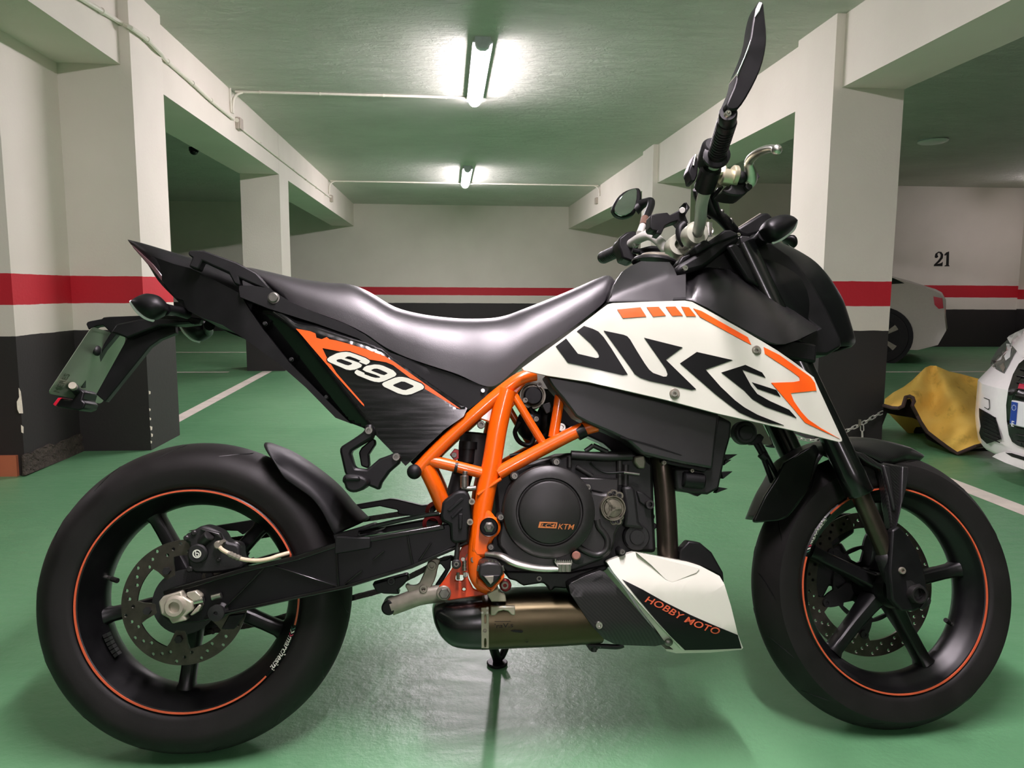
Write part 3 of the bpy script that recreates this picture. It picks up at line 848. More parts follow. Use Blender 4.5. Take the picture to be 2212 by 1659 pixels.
# ------------------------------------------------------------------ swingarm, axle, rear brake, chain
SA = [(350, 1300), (361, 1277), (380, 1270), (529, 1227), (640, 1201), (725, 1172), (960, 1132), (1020, 1125), (1030, 1170), (1011, 1176), (890, 1228), (746, 1272), (637, 1295), (490, 1327), (430, 1345), (371, 1349), (352, 1335)]
arm = plate('swingarm', SA, 0.122, 0.088, MT['mask'], bike, 0.003)
def strip_px(pts, wd):
    """outline of a band of the given pixel width along a polyline"""
    P_ = [np.asarray(p, float) for p in pts]; L_, R_ = [], []
    for i, p in enumerate(P_):
        t = P_[min(i+1, len(P_)-1)]-P_[max(i-1, 0)]; t /= np.linalg.norm(t); n = np.array([-t[1], t[0]])
        L_.append(tuple(p+n*wd/2)); R_.append(tuple(p-n*wd/2))
    return L_+R_[::-1]
for pts, wd in (([(352, 1283), (380, 1274), (529, 1231), (640, 1206), (725, 1178), (960, 1138)], 11), ([(440, 1338), (490, 1324), (637, 1291), (746, 1268), (890, 1224), (1011, 1171)], 8)):
    plate('swingarm_flange', strip_px(pts, wd), 0.134, 0.09, MT['gloss'], arm, 0.002)
for a, b in (((486, 1312), (573, 1224)), ((587, 1222), (729, 1268)), ((726, 1180), (731, 1270)), ((880, 1155), (892, 1220)), ((905, 1212), (932, 1172)), ((640, 1210), (700, 1190)), ((745, 1262), (782, 1232)), ((805, 1210), (830, 1190))):
    plate('swingarm_rib', strip_px([a, b], 4), 0.131, 0.115, MT['gloss'], arm, 0.001)
plate('swingarm_pad', K2((1985, 690), (2212, 690), (2212, 760), (1980, 800)), 0.138, 0.12, MT['plastic_matte'], arm, 0.002)
mirror_copy(arm, bike)
bm = NB(); add_cyl(bm, U(800, 1200, 0.088), U(800, 1200, 0.088)+YD*0.176, 0.032, 24); add_cyl(bm, U(985, 1150, 0.12), U(985, 1150, 0.12)+YD*0.24, 0.03, 24)
mk('swingarm_bridge', bm, MT['plastic'], arm)
ax = plate('axle_block', K2((842, 1108), (872, 1072), (990, 1036), (1000, 1072), (1062, 1108), (1062, 1162), (1008, 1200), (1026, 1226), (930, 1250), (908, 1214), (858, 1188)), 0.146, 0.122, MT['axlemetal'], bike, 0.003)
c = U(377.5, 1311.5, 0.15)
bm = NB(); add_lathe(bm, c+YD*0.012, -YD, [(0.0, 0), (0.021, 0), (0.021, 0.008), (0.0175, 0.013), (0.0165, 0.017), (0.0105, 0.017), (0.0095, 0.0), (0, 0.0)], 32)
mk('axle_nut', bm, MT['axlemetal'], ax)
bm = NB(); add_cyl(bm, c+YD*0.013, c+YD*0.012-YD*0.002, 0.0095, 24); mk('axle_bore', bm, MT['decal_black'], ax)
for poly in (((1022, 1048), (1082, 1034), (1116, 1066), (1116, 1092), (1064, 1102), (1030, 1075)), ((1044, 1192), (1108, 1120), (1120, 1132), (1102, 1168), (1060, 1196))):
    plate('adjuster_block', K2(*poly), 0.140, 0.118, MT['axlemetal'], ax, 0.002)
bm = NB(); add_cyl(bm, U(418, 1300, 0.135), U(440, 1295, 0.135), 0.006, 12); add_cyl(bm, U(458, 1291, 0.135), U(478, 1286, 0.135), 0.006, 12)
mk('adjuster_screw', bm, MT['steel'], ax)
bm = NB(); q = U(466, 1325, 0.155); add_lathe(bm, q+YD*0.035, -YD, [(0, 0), (0.015, 0), (0.015, 0.006), (0.010, 0.010), (0.010, 0.022), (0.015, 0.027), (0.015, 0.035), (0.004, 0.036), (0.003, 0.032), (0, 0.032)], 28)
mk('stand_bobbin', bm, MT['engine_black'], arm)
for a, b in (((520, 1330), (497, 1372)),):
    plate('guard_tab', CL((730, 1460), (950, 1440), (800, 1659), (620, 1659)), 0.115, 0.105, MT['plastic'], arm, 0.002)
cal = plate('brake_caliper', CL((105, 400), (130, 345), (210, 310), (290, 262), (350, 228), (450, 242), (600, 310), (640, 350), (690, 450), (830, 470), (880, 520), (880, 640), (950, 810), (700, 870), (440, 890), (200, 880), (150, 700), (190, 480), (118, 440)), 0.116, 0.07, MT['engine_black'], bike, 0.005, rnd=1)
bm = NB(); add_disc(bm, 425.5, 1196.5, 0.127, 21.5, 0.02, ch=0.003); mk('piston_cap', bm, MT['engine_black'], cal)
lg = NB()
ring = [ngon(425, 1196.5, 9.4, n=28), ngon(425, 1196.5, 7.0, n=28)]
decal('caliper_emblem', ring, lambda x, y: 0.127, MT['decal_grey'], cal, grid=None)
decal('caliper_emblem', [ngon(425.8, 1198.2, 4.6, n=20), ngon(425.8, 1198.2, 2.4, n=20)], lambda x, y: 0.1272, MT['decal_grey'], cal, grid=None)
decal('caliper_emblem', [[(421.2, 1188.5), (423.4, 1188.5), (423.4, 1199), (421.2, 1199)]], lambda x, y: 0.1272, MT['decal_grey'], cal, grid=None)
bm = NB()
add_cyl(bm, U(*CL((360, 460))[0], 0.112), U(*CL((470, 350))[0], 0.125), 0.011, 16, ch=0.002)
add_disc(bm, *CL((135, 398))[0], 0.122, 6, 0.02, ch=0.002)
add_disc(bm, *CL((240, 330))[0], 0.122, 6, 0.02, ch=0.002)
add_disc(bm, *CL((580, 700))[0], 0.121, 5, 0.02, ch=0.002)
add_disc(bm, *CL((180, 830))[0], 0.121, 7, 0.02, ch=0.002)
add_disc(bm, *CL((790, 540))[0], 0.112, 15, 0.02, ch=0.004)
mk('caliper_fitting', bm, MT['engine'], cal)
plate('caliper_rib', CL((330, 260), (600, 330), (640, 420), (470, 330), (340, 300)), 0.124, 0.11, MT['engine'], cal, 0.003)
bm = NB(); add_disc(bm, *CL((572, 495))[0], 0.134, 9, 0.02, ch=0.002); add_disc(bm, *CL((620, 460))[0], 0.134, 5, 0.02, seg=6); mk('banjo_bolt', bm, MT['greyalu'], cal)
hp = [U(*p, w) for p, w in zip(CL((600, 520), (640, 560), (720, 605), (800, 645), (890, 680), (1000, 702), (1150, 706), (1300, 680), (1400, 645), (1560, 600)), (.138, .138, .138, .138, .138, .137, .136, .135, .13, .12))]
bm = NB(); add_tube(bm, catmull(hp, 5), 0.0040, 10); hose = mk('brake_hose', bm, MT['hose'], bike, label='pale braided hose of the rear brake')
bm = NB(); add_tube(bm, catmull(hp[2:5], 4), [0.0052, 0.0048, 0.0062, 0.005, 0.0062, 0.005, 0.0062, 0.005, 0.0058], 10); mk('hose_ferrule', bm, MT['greyalu'], hose)
# chain: links along both runs on the far side
def chain_run(bm, pts, n):
    P_ = catmull(pts, 12); P_ = np.array(P_); seg_ = np.r_[0, np.cumsum(np.linalg.norm(np.diff(P_, axis=0), axis=1))]
    for i in range(n):
        s0 = seg_[-1]*(i+0.5)/n; p = np.array([np.interp(s0, seg_, P_[:, k]) for k in range(3)])
        q = np.array([np.interp(min(s0+0.004, seg_[-1]), seg_, P_[:, k]) for k in range(3)]); t = (q-p)/max(np.linalg.norm(q-p), 1e-9); u = np.array([-t[2], 0, t[0]])
        for yy in (-0.0075, 0.0055) if i % 2 else (-0.0055, 0.0035):
            ring = []
            for yo in (yy, yy+0.002):
                o_ = []
                for a in range(16):
                    an = 2*math.pi*a/16; lx = 0.0135*math.cos(an); lz = 0.0075*math.sin(an)*(0.72+0.28*abs(math.cos(an)))
                    o_.append(p+t*lx+u*lz+YD*yo)
                ring.append(o_)
            add_rings(bm, ring)
        add_cyl(bm, p-t*0.008-YD*0.009, p-t*0.008+YD*0.009, 0.0048, 8)
bm = NB()
def far(px, py): return U(px, py, -SPY)
fs = far(985, 1168)
up = [far(*p) for p in ((470, 1170), (560, 1158), (700, 1135), (800, 1120), (905, 1108))]
dn = [far(*p) for p in ((470, 1360), (560, 1346), (650, 1322), (763, 1291), (830, 1272), (905, 1236), (960, 1208))]
rear_arc = [np.array([0.100*math.cos(a), SPY, 0.312+0.100*math.sin(a)]) for a in np.radians([255, 225, 195, 165, 135, 105])]
front_arc = [fs+0.04*np.array([math.cos(a), 0, math.sin(a)]) for a in np.radians([80, 40, 0, -40, -80])]
chain_run(bm, up+front_arc+dn[::-1]+rear_arc+up[:1], 112)
mk('drive_chain', bm, MT['chain'], bike)
plate('chain_guard', RF((1130, 890), (1560, 815), (1640, 822), (1940, 895), (2110, 880), (2110, 960), (1940, 1040), (1660, 1000), (1650, 950), (1440, 905), (1220, 940)), -0.085, -0.12, MT['plastic'], bike, 0.002)
plate('chain_guard', CL((170, 300), (460, 245), (1090, 145), (1120, 200), (920, 350), (850, 300), (610, 290), (180, 305)), -0.085, -0.115, MT['plastic'], bike, 0.002)

# rear hugger over the tyre
def ushell(name, st, we, mat, parent, n=14, th=0.003, fr='b', wc=0.0, p=2.4, label=None, both=True):
    """curved shell: each station is (centre pixel, edge pixel); centre on the mid plane, edges at +-we"""
    sm = []
    cs = catmull([np.array(s[0]) for s in st], 4); es = catmull([np.array(s[1]) for s in st], 4)
    wes = we if isinstance(we, (list, tuple)) else [we]*len(st)
    ws = catmull([np.array([w_, 0]) for w_ in wes], 4)
    bm = NB()
    rings = []
    for c_, e_, w_ in zip(cs, es, ws):
        C_ = to_loc(U(c_[0], c_[1], wc, fr), fr); E_ = to_loc(U(e_[0], e_[1], w_[0], fr), fr)
        ring = []
        for i in range(n+1):
            u = -1+2*i/n; b = abs(u)**p
            y = -w_[0]*math.copysign(abs(u)**0.85, -u)
            q = C_*(1-b)+E_*b
            ring.append(from_loc(np.array([q[0], y, q[2]]), fr))
        rings.append(ring)
    add_rings(bm, rings, cap=False, closed=False)
    o = mk(name, bm, mat, parent, sharp=50, label=label)
    s = o.modifiers.new('thickness', 'SOLIDIFY'); s.thickness = th; s.offset = 0
    return o
def to_loc(p, fr):
    return np.asarray(p) if fr == 'b' else ST_A+ST_R.T@(np.asarray(p)-ST_A)
def from_loc(p, fr): return p if fr == 'b' else st2b(p)
hc = RF((110, 150), (340, 238), (560, 370), (780, 530), (960, 690), (1130, 890), (1300, 1060))
he = RF((180, 370), (300, 560), (470, 690), (620, 800), (740, 950), (830, 1120), (900, 1250))
hug = ushell('rear_hugger', list(zip(hc, he)), 0.098, MT['plastic_matte'], bike, p=3)
plate('hugger_mount', RF((880, 1250), (1090, 1190), (1165, 1170), (1370, 1105), (1400, 1120), (1190, 1200), (1180, 1260), (1300, 1240), (1500, 1165), (1480, 1190), (1390, 1235), (910, 1335)), 0.115, 0.085, MT['plastic'], hug, 0.003)
bm = NB(); add_tube(bm, catmull([U(*p, 0.11) for p in RF((1180, 1190), (1600, 1090), (2000, 1010), (2150, 990))], 5), 0.0045, 10); mk('brake_pipe', bm, MT['gloss'], bike)
bm = NB()
for px, py, w in ((940, 1104, 0.06), (934, 1131, 0.08)):
    c = U(px, py, w); add_lathe(bm, c+YD*0.01, -YD, [(0.012, 0), (0.020, 0.002), (0.020, 0.016), (0.012, 0.018)], 24, True)
mk('link_bushing', bm, MT['redmetal'], bike)

# ------------------------------------------------------------------ frame
def tube_px(bm, pts, ws, r, seg=16, sm=5, fr='b', flat=1.0, round_=False):
    q = [U(p[0], p[1], w, fr) for p, w in zip(pts, ws if isinstance(ws, (list, tuple)) else [ws]*len(pts))]
    if len(q) > 2: q = catmull(q, sm)
    if isinstance(r, (list, tuple)): r = list(np.interp(np.linspace(0, 1, len(q)), np.linspace(0, 1, len(r)), r))
    add_tube(bm, q, r, seg, flat=flat, round_=round_)
bm = NB()
tube_px(bm, K3((745, 945), (850, 830), (1000, 682), (1200, 500), (1340, 378), (1450, 290), (1560, 215), (1680, 180)), [.125, .125, .125, .125, .125, .125, .125, .12], 0.0135)
tube_px(bm, [(1096, 842), (1089, 865), (1075, 925), (1062, 1003), (1050, 1060), (1041, 1110), (1033, 1160), (1029, 1205), (1031, 1240), (1042, 1262), (1058, 1270)], [.125]*8+[.12, .12, .12], [.0195, .0195, .0195, .0195, .0195, .019, .018, .017, .017, .015, .013], 20)
tube_px(bm, K3((830, 862), (930, 885), (1100, 925), (1270, 968)), .125, 0.0115)
tube_px(bm, K3((800, 900), (880, 1060), (960, 1250)), [.12, .115, .10], 0.0165)
tube_px(bm, K3((1385, 968), (1700, 795), (2000, 640), (2170, 585)), .128, 0.0138)
tube_px(bm, K3((1515, 350), (1640, 560), (1745, 730)), .122, 0.0085)
tube_px(bm, K3((1880, 340), (1855, 500), (1825, 680)), .122, 0.0105)
tube_px(bm, K3((1225, 1138), (1410, 1010)), .141, 0.0035, 8)
# gusset webs and pivot boss
frm = mk('frame', bm, MT['orange'], bike, sharp=50, label='orange tubular steel frame')
plate('frame_gusset', K3((1440, 300), (1560, 210), (1640, 195), (1600, 260), (1540, 330), (1520, 420), (1350, 640), (1310, 560), (1200, 520), (1330, 400)), 0.122, 0.112, MT['orange'], frm, 0.003)
plate('pivot_web', K3((1245, 1200), (1340, 1280), (1388, 1360), (1392, 1430), (1350, 1490), (1318, 1560), (1310, 1640), (1165, 1640), (1190, 1400), (1215, 1250)), 0.143, 0.11, MT['orange'], frm, 0.009, rnd=1)
bm = NB(); add_disc(bm, 1057, 1139, 0.146, 25, 0.03, ch=0.006); mk('pivot_boss', bm, MT['orange'], frm)
bm = NB(); c = U(1056.5, 1139, 0.158); add_lathe(bm, c+YD*0.012, -YD, [(0, 0.002), (0.0155, 0.002), (0.0165, 0.011), (0.018, 0.012), (0.018, 0.0)], 28); mk('pivot_cup', bm, MT['decal_black'], frm)
bm = NB(); add_lathe(bm, c+YD*0.012, -YD, [(0, 0.001), (0.0105, 0.001), (0.0105, 0.011), (0.006, 0.013), (0.005, 0.006), (0, 0.006)], 6); mk('pivot_nut', bm, MT['bolt'], frm)
lower = plate('frame_plate', S((1570, 640), (1640, 600), (1640, 1000), (1700, 1120), (1760, 1140), (1930, 1140), (1850, 1185), (1430, 1248), (1345, 1240), (1290, 1170), (1310, 1090), (1350, 1040), (1450, 900)), 0.118, 0.106, MT['rust_orange'], frm, 0.002, holes=[S(*ngon(1592, 1126, 20, n=14)), S((1500, 960), (1585, 960), (1590, 1020), (1560, 1032), (1495, 1025))])
a_, b_ = K3((1062, 870), (1040, 975))
cc = U((a_[0]+b_[0])/2, (a_[1]+b_[1])/2, 0.125); d_ = U(*b_, 0.125)-U(*a_, 0.125); tdir = np.array([d_[2], 0, -d_[0]]); tdir /= np.linalg.norm(tdir)
bm = NB(); add_cyl(bm, cc-tdir*0.003, cc+tdir*0.003, 0.0132, 20); mk('cable_tie', bm, MT['plastic'], frm)
a_, b_ = K3((2010, 590), (2075, 680)); cc = U((a_[0]+b_[0])/2, (a_[1]+b_[1])/2, 0.128)
bm = NB(); add_cyl(bm, cc-np.array([.008, 0, .004]), cc+np.array([.008, 0, .004]), 0.0155, 20); mk('frame_band', bm, MT['plastic'], frm)
bm = NB(); c = U(895, 1019, 0.135); add_ball(bm, c, (0.0148, 0.014, 0.0148)); mk('frame_plug', bm, MT['plastic_matte'], frm)
bolt(1039.5, 917, 0.115, 8.5, frm, depth=0.02); bolt(1024, 1209, 0.140, 7.5, frm)
bolt(981, 983, 0.10, 6, frm)
mf = mirror_copy(frm, bike); mf['label'] = 'far side of the orange tubular frame'
# linkage under the swingarm
bm = NB(); tube_px(bm, S((760, 1320), (900, 1270), (1100, 1200), (1370, 1165)), 0.095, 0.011, 14, flat=1.6)
lk = mk('linkage_arm', bm, MT['greyalu'], bike)
bm = NB(); add_cyl(bm, U(*S((735, 1335))[0], 0.105), U(*S((735, 1335))[0], 0.105)+YD*0.06, 0.0145, 26, ch=0.003); mk('linkage_cap', bm, MT['decal_black'], lk)
plate('linkage_rocker', S((1170, 850), (1180, 810), (1260, 765), (1330, 790), (1300, 850), (1270, 1000), (1215, 1110), (1190, 1150), (960, 1190), (950, 1130), (920, 1090), (940, 1055), (990, 1085), (1070, 1075), (1110, 1000)), 0.10, 0.085, MT['greyalu'], lk, 0.004, rnd=1)
for q, r in (((1225, 857), 10), ((1130, 1120), 9)): bolt(*S(q)[0], 0.108, r, lk, MT['greyalu'], depth=0.012)
bolt(*S((1368, 1172))[0], 0.130, 15, lk, MT['bolt'], depth=0.02, socket=False, hexa=True)
bm = NB(); add_disc(bm, *S((1360, 1168))[0], 0.124, 16, 0.012, ch=0.002); mk('linkage_washer', bm, MT['greyalu'], lk)
plate('linkage_bracket', S((545, 1060), (760, 1000), (945, 950), (970, 1000), (900, 1080), (840, 1130), (860, 1180), (680, 1175), (590, 1150)), 0.105, 0.07, MT['plastic'], lk, 0.003)
bolt(*S((765, 1032))[0], 0.108, 9, lk, MT['engine_black'])
plate('linkage_hanger', S((1290, 800), (1400, 780), (1450, 740), (1440, 880), (1330, 1080), (1260, 1080), (1380, 900), (1340, 850)), 0.075, 0.06, MT['plastic'], lk, 0.002)
# rear shock and reservoir seen through the frame
bm = NB(); add_cyl(bm, U(1030, 935, 0.06), U(1022, 1010, 0.06), 0.034, 28, ch=0.004); mk('shock_body', bm, MT['engine_black'], bike)
bm = NB(); add_cyl(bm, U(1012, 958, 0.085), U(1008, 1002, 0.085), 0.017, 20, ch=0.003); add_cyl(bm, U(1012.5, 954, 0.085), U(1011.5, 970, 0.085), 0.020, 12); mk('fluid_reservoir', bm, MT['plastic'], bike)
bm = NB(); add_cyl(bm, U(1000, 1020, 0.03), U(975, 1110, 0.03), 0.022, 20); mk('shock_shaft', bm, MT['engine'], bike)
plate('shock_mount', K3((1000, 820), (1040, 770), (1075, 780), (1075, 850), (1040, 870)), 0.085, 0.075, MT['redmetal'], bike, 0.001)
# rear master cylinder with its guard
mc = plate('rear_master_cylinder', S((1345, 140), (1370, 110), (1480, 20), (1530, 0), (1600, 0), (1650, 40), (1680, 120), (1695, 340), (1655, 430), (1650, 570), (1610, 590), (1490, 600), (1440, 570), (1432, 390), (1345, 345), (1325, 290)), 0.150, 0.105, MT['plastic_matte'], bike, 0.005)
plate('guard_rib', S((1400, 220), (1560, 80), (1590, 100), (1430, 240)), 0.153, 0.148, MT['plastic_matte'], mc, 0.001)
plate('guard_rib', S((1440, 290), (1560, 190), (1580, 205), (1460, 320)), 0.153, 0.148, MT['plastic_matte'], mc, 0.001)
plate('guard_rib', S((1530, 260), (1580, 260), (1570, 440), (1530, 440)), 0.156, 0.148, MT['plastic_matte'], mc, 0.002)
for q in ((1682, 126), (1661, 359)): bolt(*S(q)[0], 0.160, 7, mc, MT['greyalu'])
bm = NB()
add_cyl(bm, U(*K3((1118, 985))[0], 0.135), U(*K3((1118, 1085))[0], 0.135), 0.0085, 16, ch=0.001)
add_cyl(bm, U(*K3((1125, 950))[0], 0.135), U(*K3((1120, 1000))[0], 0.135), 0.005, 12, ch=0.001)
tube_px(bm, K3((1095, 1080), (1150, 1090), (1210, 1085)), .137, 0.0052, 12)
mk('hose_union', bm, MT['bolt'], mc)
bm = NB(); add_cyl(bm, U(*S((1522, 590))[0], 0.14), U(*S((1515, 650))[0], 0.14), 0.004, 12); add_cyl(bm, U(*S((1520, 640))[0], 0.14), U(*S((1505, 790))[0], 0.14), 0.0052, 12)
add_disc(bm, *S((1505, 838))[0], 0.146, 10.5, 0.014, ch=0.002); mk('push_rod', bm, MT['engine'], mc)
bolt(*S((1505, 838))[0], 0.150, 6, mc, MT['bolt'])
bm = NB()
for k_ in range(7): 
    q0 = S((1600, 800+k_*17))[0]; cc = U(*q0, 0.135); add_lathe(bm, cc, (0, 0, 1), [(0.0035, -0.001), (0.005, -0.001), (0.005, 0.001), (0.0035, 0.001)], 14, True)
tube_px(bm, S((1600, 780), (1630, 720)), .135, 0.0012, 6)
add_cyl(bm, U(*S((1525, 930))[0], 0.135), U(*S((1525, 1010))[0], 0.135), 0.0035, 10); add_cyl(bm, U(*S((1605, 925))[0], 0.138), U(*S((1605, 985))[0], 0.138), 0.0042, 10)
add_disc(bm, *S((1612, 955))[0], 0.142, 5, 0.01); add_disc(bm, *S((1580, 780))[0], 0.14, 4, 0.01)
mk('return_spring', bm, MT['steel'], mc)

# ------------------------------------------------------------------ engine
eng = plate('engine', E((120, 330), (330, 250), (560, 200), (820, 120), (900, 90), (1560, 60), (1700, 120), (1790, 200), (1800, 700), (1820, 1130), (1600, 1120), (1420, 1200), (1300, 1300), (1250, 1320), (900, 1480), (660, 1440), (440, 1470), (360, 1425), (270, 1380), (120, 1200), (70, 1060), (150, 700)), 0.105, -0.12, MT['engine_black'], bike, 0.008)
cov = plate('clutch_cover', E((225, 640), (250, 500), (310, 390), (400, 310), (520, 255), (700, 222), (860, 245), (980, 310), (1060, 420), (1120, 480), (1290, 520), (1330, 480), (1450, 480), (1490, 560), (1500, 800), (1400, 900), (1390, 1050), (1300, 1190), (1060, 1270), (940, 1330), (600, 1345), (300, 1290), (240, 1120), (160, 1040), (200, 830)), 0.138, 0.10, MT['engine'], eng, 0.008, rnd=1)
def relief(px, py, w, prof, mat, parent, name, seg=64, fr='b'):
    """profile of (radius px, lift m) lathed around the lateral axis at a pixel"""
    c = U(px, py, w, fr); s = scale_at(px, py, w, fr)
    bm = NB(); add_lathe(bm, c, ydir(fr), [(r*s, h) for r, h in prof], seg)
    return mk(name, bm, mat, parent, sharp=30)
cc = E((700, 700))[0]
relief(cc[0]-1, cc[1]-1, 0.138, [(99, -0.01), (99, 0.010), (97, 0.016), (92, 0.020), (78, 0.024), (72, 0.024), (69.5, 0.019), (67, 0.019), (64.5, 0.026), (61, 0.0275), (0, 0.0275)], MT['engine'], cov, 'cover_dome')
def cwf(x, y): return 0.138+0.0275
bx = E((605, 803), (790, 810), (778, 873), (588, 866))
decal('engine_badge', [bx, E((627, 816), (776, 821), (766, 861), (612, 856))], cwf, MT['badge'], cov, grid=None)
def flat_pos(w, fr='b'): return lambda x, y, lift: U(x, y, w+lift, fr)
p0, p1 = E((618, 857), (764, 862)); text_on('engine_lettering', 'LC4', p0, p1, 7.6, flat_pos(0.1657), MT['badge'], cov, 0.008, 0.25)
p0, p1 = E((795, 880), (965, 886)); text_on('engine_lettering', 'KTM', p0, p1, 11.5, flat_pos(0.1657), MT['badge'], cov, 0.004, 0.25)
for q, r in (((345, 328), 7), ((780, 183), 7), ((1105, 445), 7), ((202, 757), 6.5), ((98, 1068), 6), ((1465, 1118), 5.5), ((600, 1395), 6), ((930, 1425), 4)):
    w = 0.148 if q[1] < 1300 else 0.112
    bm = NB(); add_disc(bm, *E(q)[0], w-0.004, r*1.35, 0.04); mk('bolt_boss', bm, MT['engine_black'], cov)
    bolt(*E(q)[0], w+0.003, r, cov, MT['bolt'])
# water pump
wp0 = E((1358, 660))[0]
pump = relief(*wp0, 0.138, [(28, 0), (28, 0.006), (26, 0.012), (24.5, 0.012), (22, 0.008), (20, 0.008), (18, 0.011), (0, 0.013)], MT['pump'], cov, 'water_pump')
bm = NB()
c = U(*wp0, 0.152); s = scale_at(*wp0, 0.152)
for k_ in range(3):
    a = math.radians(0+120*k_); e = np.array([math.cos(a), 0, math.sin(a)]); t_ = np.array([-e[2], 0, e[0]])
    Mx = Matrix(((e[0], 0, t_[0], c[0]), (0, 1, 0, c[1]), (e[2], 0, t_[2], c[2]), (0, 0, 0, 1)))
    add_box(bm, (0, -0.001, -0.0022), (20*s, 0.004, 0.0022), Mx)
add_lathe(bm, c, -YD, [(7*s, -0.004), (7*s, 0.001), (0, 0.001)], 20)
mk('pump_rib', bm, MT['pump'], pump)
for q, r in (((1345, 527), 6), ((1382, 503), 5), ((1437, 532), 6), ((1375, 802), 5.5), ((1422, 800), 5.5), ((1452, 757), 4)):
    bm = NB(); add_disc(bm, *E(q)[0], 0.144, r*1.3, 0.02); mk('pump_lug', bm, MT['pump'], pump)
    bolt(*E(q)[0], 0.149, r*0.85, pump, MT['engine'])
# starter side cover, oil filter, raised oil gallery
relief(*E((1595, 955))[0], 0.105, [(28, 0), (28, 0.014), (25, 0.018), (16, 0.018), (15, 0.021), (0, 0.021)], MT['engine_black'], eng, 'generator_cap')
plate('cam_chain_cover', E((1470, 440), (1560, 430), (1600, 480), (1620, 620), (1640, 800), (1700, 880), (1480, 860), (1500, 700)), 0.130, 0.09, MT['engine_black'], eng, 0.006)
bm = NB(); tube_px(bm, E((1200, 780), (1220, 860), (1270, 920), (1310, 1000), (1290, 1100), (1200, 1150), (1080, 1110), (1000, 1060)), .139, 0.0065, 12)
mk('oil_gallery', bm, MT['engine'], cov)
relief(*E((1000, 1180))[0], 0.138, [(12, 0), (12, 0.008), (0, 0.010)], MT['engine_black'], cov, 'pedal_stop')
bm = NB(); add_cyl(bm, U(*E((985, 1155))[0], 0.145), U(*E((985, 1155))[0], 0.166), 0.0085, 18, ch=0.002); mk('oil_plug', bm, simple('worn_copper_plug', (128, 84, 70), 0.5), cov)
plate('sump', E((250, 1320), (920, 1330), (1300, 1250), (1310, 1300), (920, 1470), (880, 1500), (760, 1490), (740, 1520), (700, 1520), (690, 1480), (640, 1440), (440, 1470), (400, 1450), (360, 1420), (280, 1400)), 0.112, 0.0, MT['engine_black'], eng, 0.006)
# cylinder, head and intake parts above the cover
plate('cylinder', E((1000, 340), (1430, 350), (1430, 500), (1290, 520), (1120, 480), (1040, 400)), 0.118, 0.0, MT['engine'], eng, 0.004)
plate('cylinder_head', E((860, 120), (1560, 90), (1600, 200), (1560, 330), (1000, 330), (900, 240)), 0.095, -0.1, MT['engine_black'], eng, 0.006)
bm = NB()
tube_px(bm, E((930, 110), (1300, 130), (1560, 120)), .112, 0.0095, 14)
for a_, b_ in (((915, 130), (915, 240)), ((1435, 170), (1435, 420)), ((1500, 210), (1495, 430)), ((985, 230), (1150, 330)), ((1160, 10), (1080, 70)), ((1160, 10), (1310, 80))):
    add_cyl(bm, U(*E(a_)[0], 0.112), U(*E(b_)[0], 0.112), 0.0065 if a_[0] > 1400 else 0.005, 12)
mk('head_fitting', bm, MT['engine'], eng)
bm = NB(); tube_px(bm, E((1140, 180), (1200, 250), (1300, 295), (1480, 290), (1600, 300)), .125, 0.0022, 8); mk('wiring_lead', bm, MT['plastic'], eng)
bm = NB(); add_cyl(bm, U(*E((1480, 292))[0], 0.126), U(*E((1640, 312))[0], 0.126), 0.0028, 10); mk('lead_end', bm, MT['bolt'], eng)
plate('coolant_union', E((1590, 130), (1640, 120), (1690, 110), (1710, 180), (1700, 250), (1640, 250), (1590, 190)), 0.125, 0.10, MT['greyalu'], eng, 0.003)
plate('exhaust_flange', E((1610, 480), (1680, 500), (1760, 560), (1800, 620), (1720, 660), (1640, 600)), 0.11, 0.09, MT['engine_black'], eng, 0.003)
bolt(*E((1755, 625))[0], 0.122, 10, eng, MT['engine'], depth=0.02)
for q in ((1770, 750), (1790, 850), (1775, 1040)): 
    bm = NB(); add_disc(bm, *E(q)[0], 0.09, 7, 0.03, ch=0.002); mk('casting_lug', bm, MT['engine_black'], eng)
# throttle body and cables inside the frame triangle
tb = relief(*K3((1660, 350))[0], 0.045, [(29, -0.05), (29, 0.0), (28, 0.004), (25, 0.004), (24, 0.0), (20, 0.002), (19, 0.012), (0, 0.014)], [MT['greyalu']], eng, 'throttle_body')
relief(*K3((1665, 350))[0], 0.06, [(20, -0.02), (20, 0.003), (17, 0.005), (0, 0.005)], MT['plastic'], tb, 'throttle_sensor')
for q in ((1716, 262), (1602, 385), (1690, 535)): bolt(*K3(q)[0], 0.068, 6, tb, MT['bolt'])
plate('sensor_plug', K3((1730, 420), (1800, 400), (1830, 470), (1770, 500)), 0.072, 0.05, MT['engine'], tb, 0.002)
bm = NB()
tube_px(bm, K3((1560, 560), (1520, 640), (1560, 720), (1640, 740), (1680, 660), (1700, 560)), .06, 0.005, 10)
tube_px(bm, K3((1640, 440), (1700, 600), (1690, 760), (1480, 830)), .05, 0.004, 10)
tube_px(bm, K3((1760, 500), (1790, 600), (1740, 700)), .05, 0.006, 10)
add_ball(bm, U(*K3((1640, 580))[0], 0.03), (0.03, 0.03, 0.034)); add_ball(bm, U(*K3((1760, 560))[0], 0.03), (0.02, 0.03, 0.04))
mk('intake_hose', bm, MT['plastic'], eng)
bolt(*K3((1893, 600))[0], 0.10, 9, eng, MT['steel'], depth=0.015)
# header pipe
bm = NB(); tube_px(bm, [(1424, 985), (1430, 1010), (1437, 1080), (1441, 1150), (1443, 1215)], [.095, .1, .1, .1, .1], 0.0215, 24)
hd = mk('header_pipe', bm, MT['header'], bike, sharp=50)
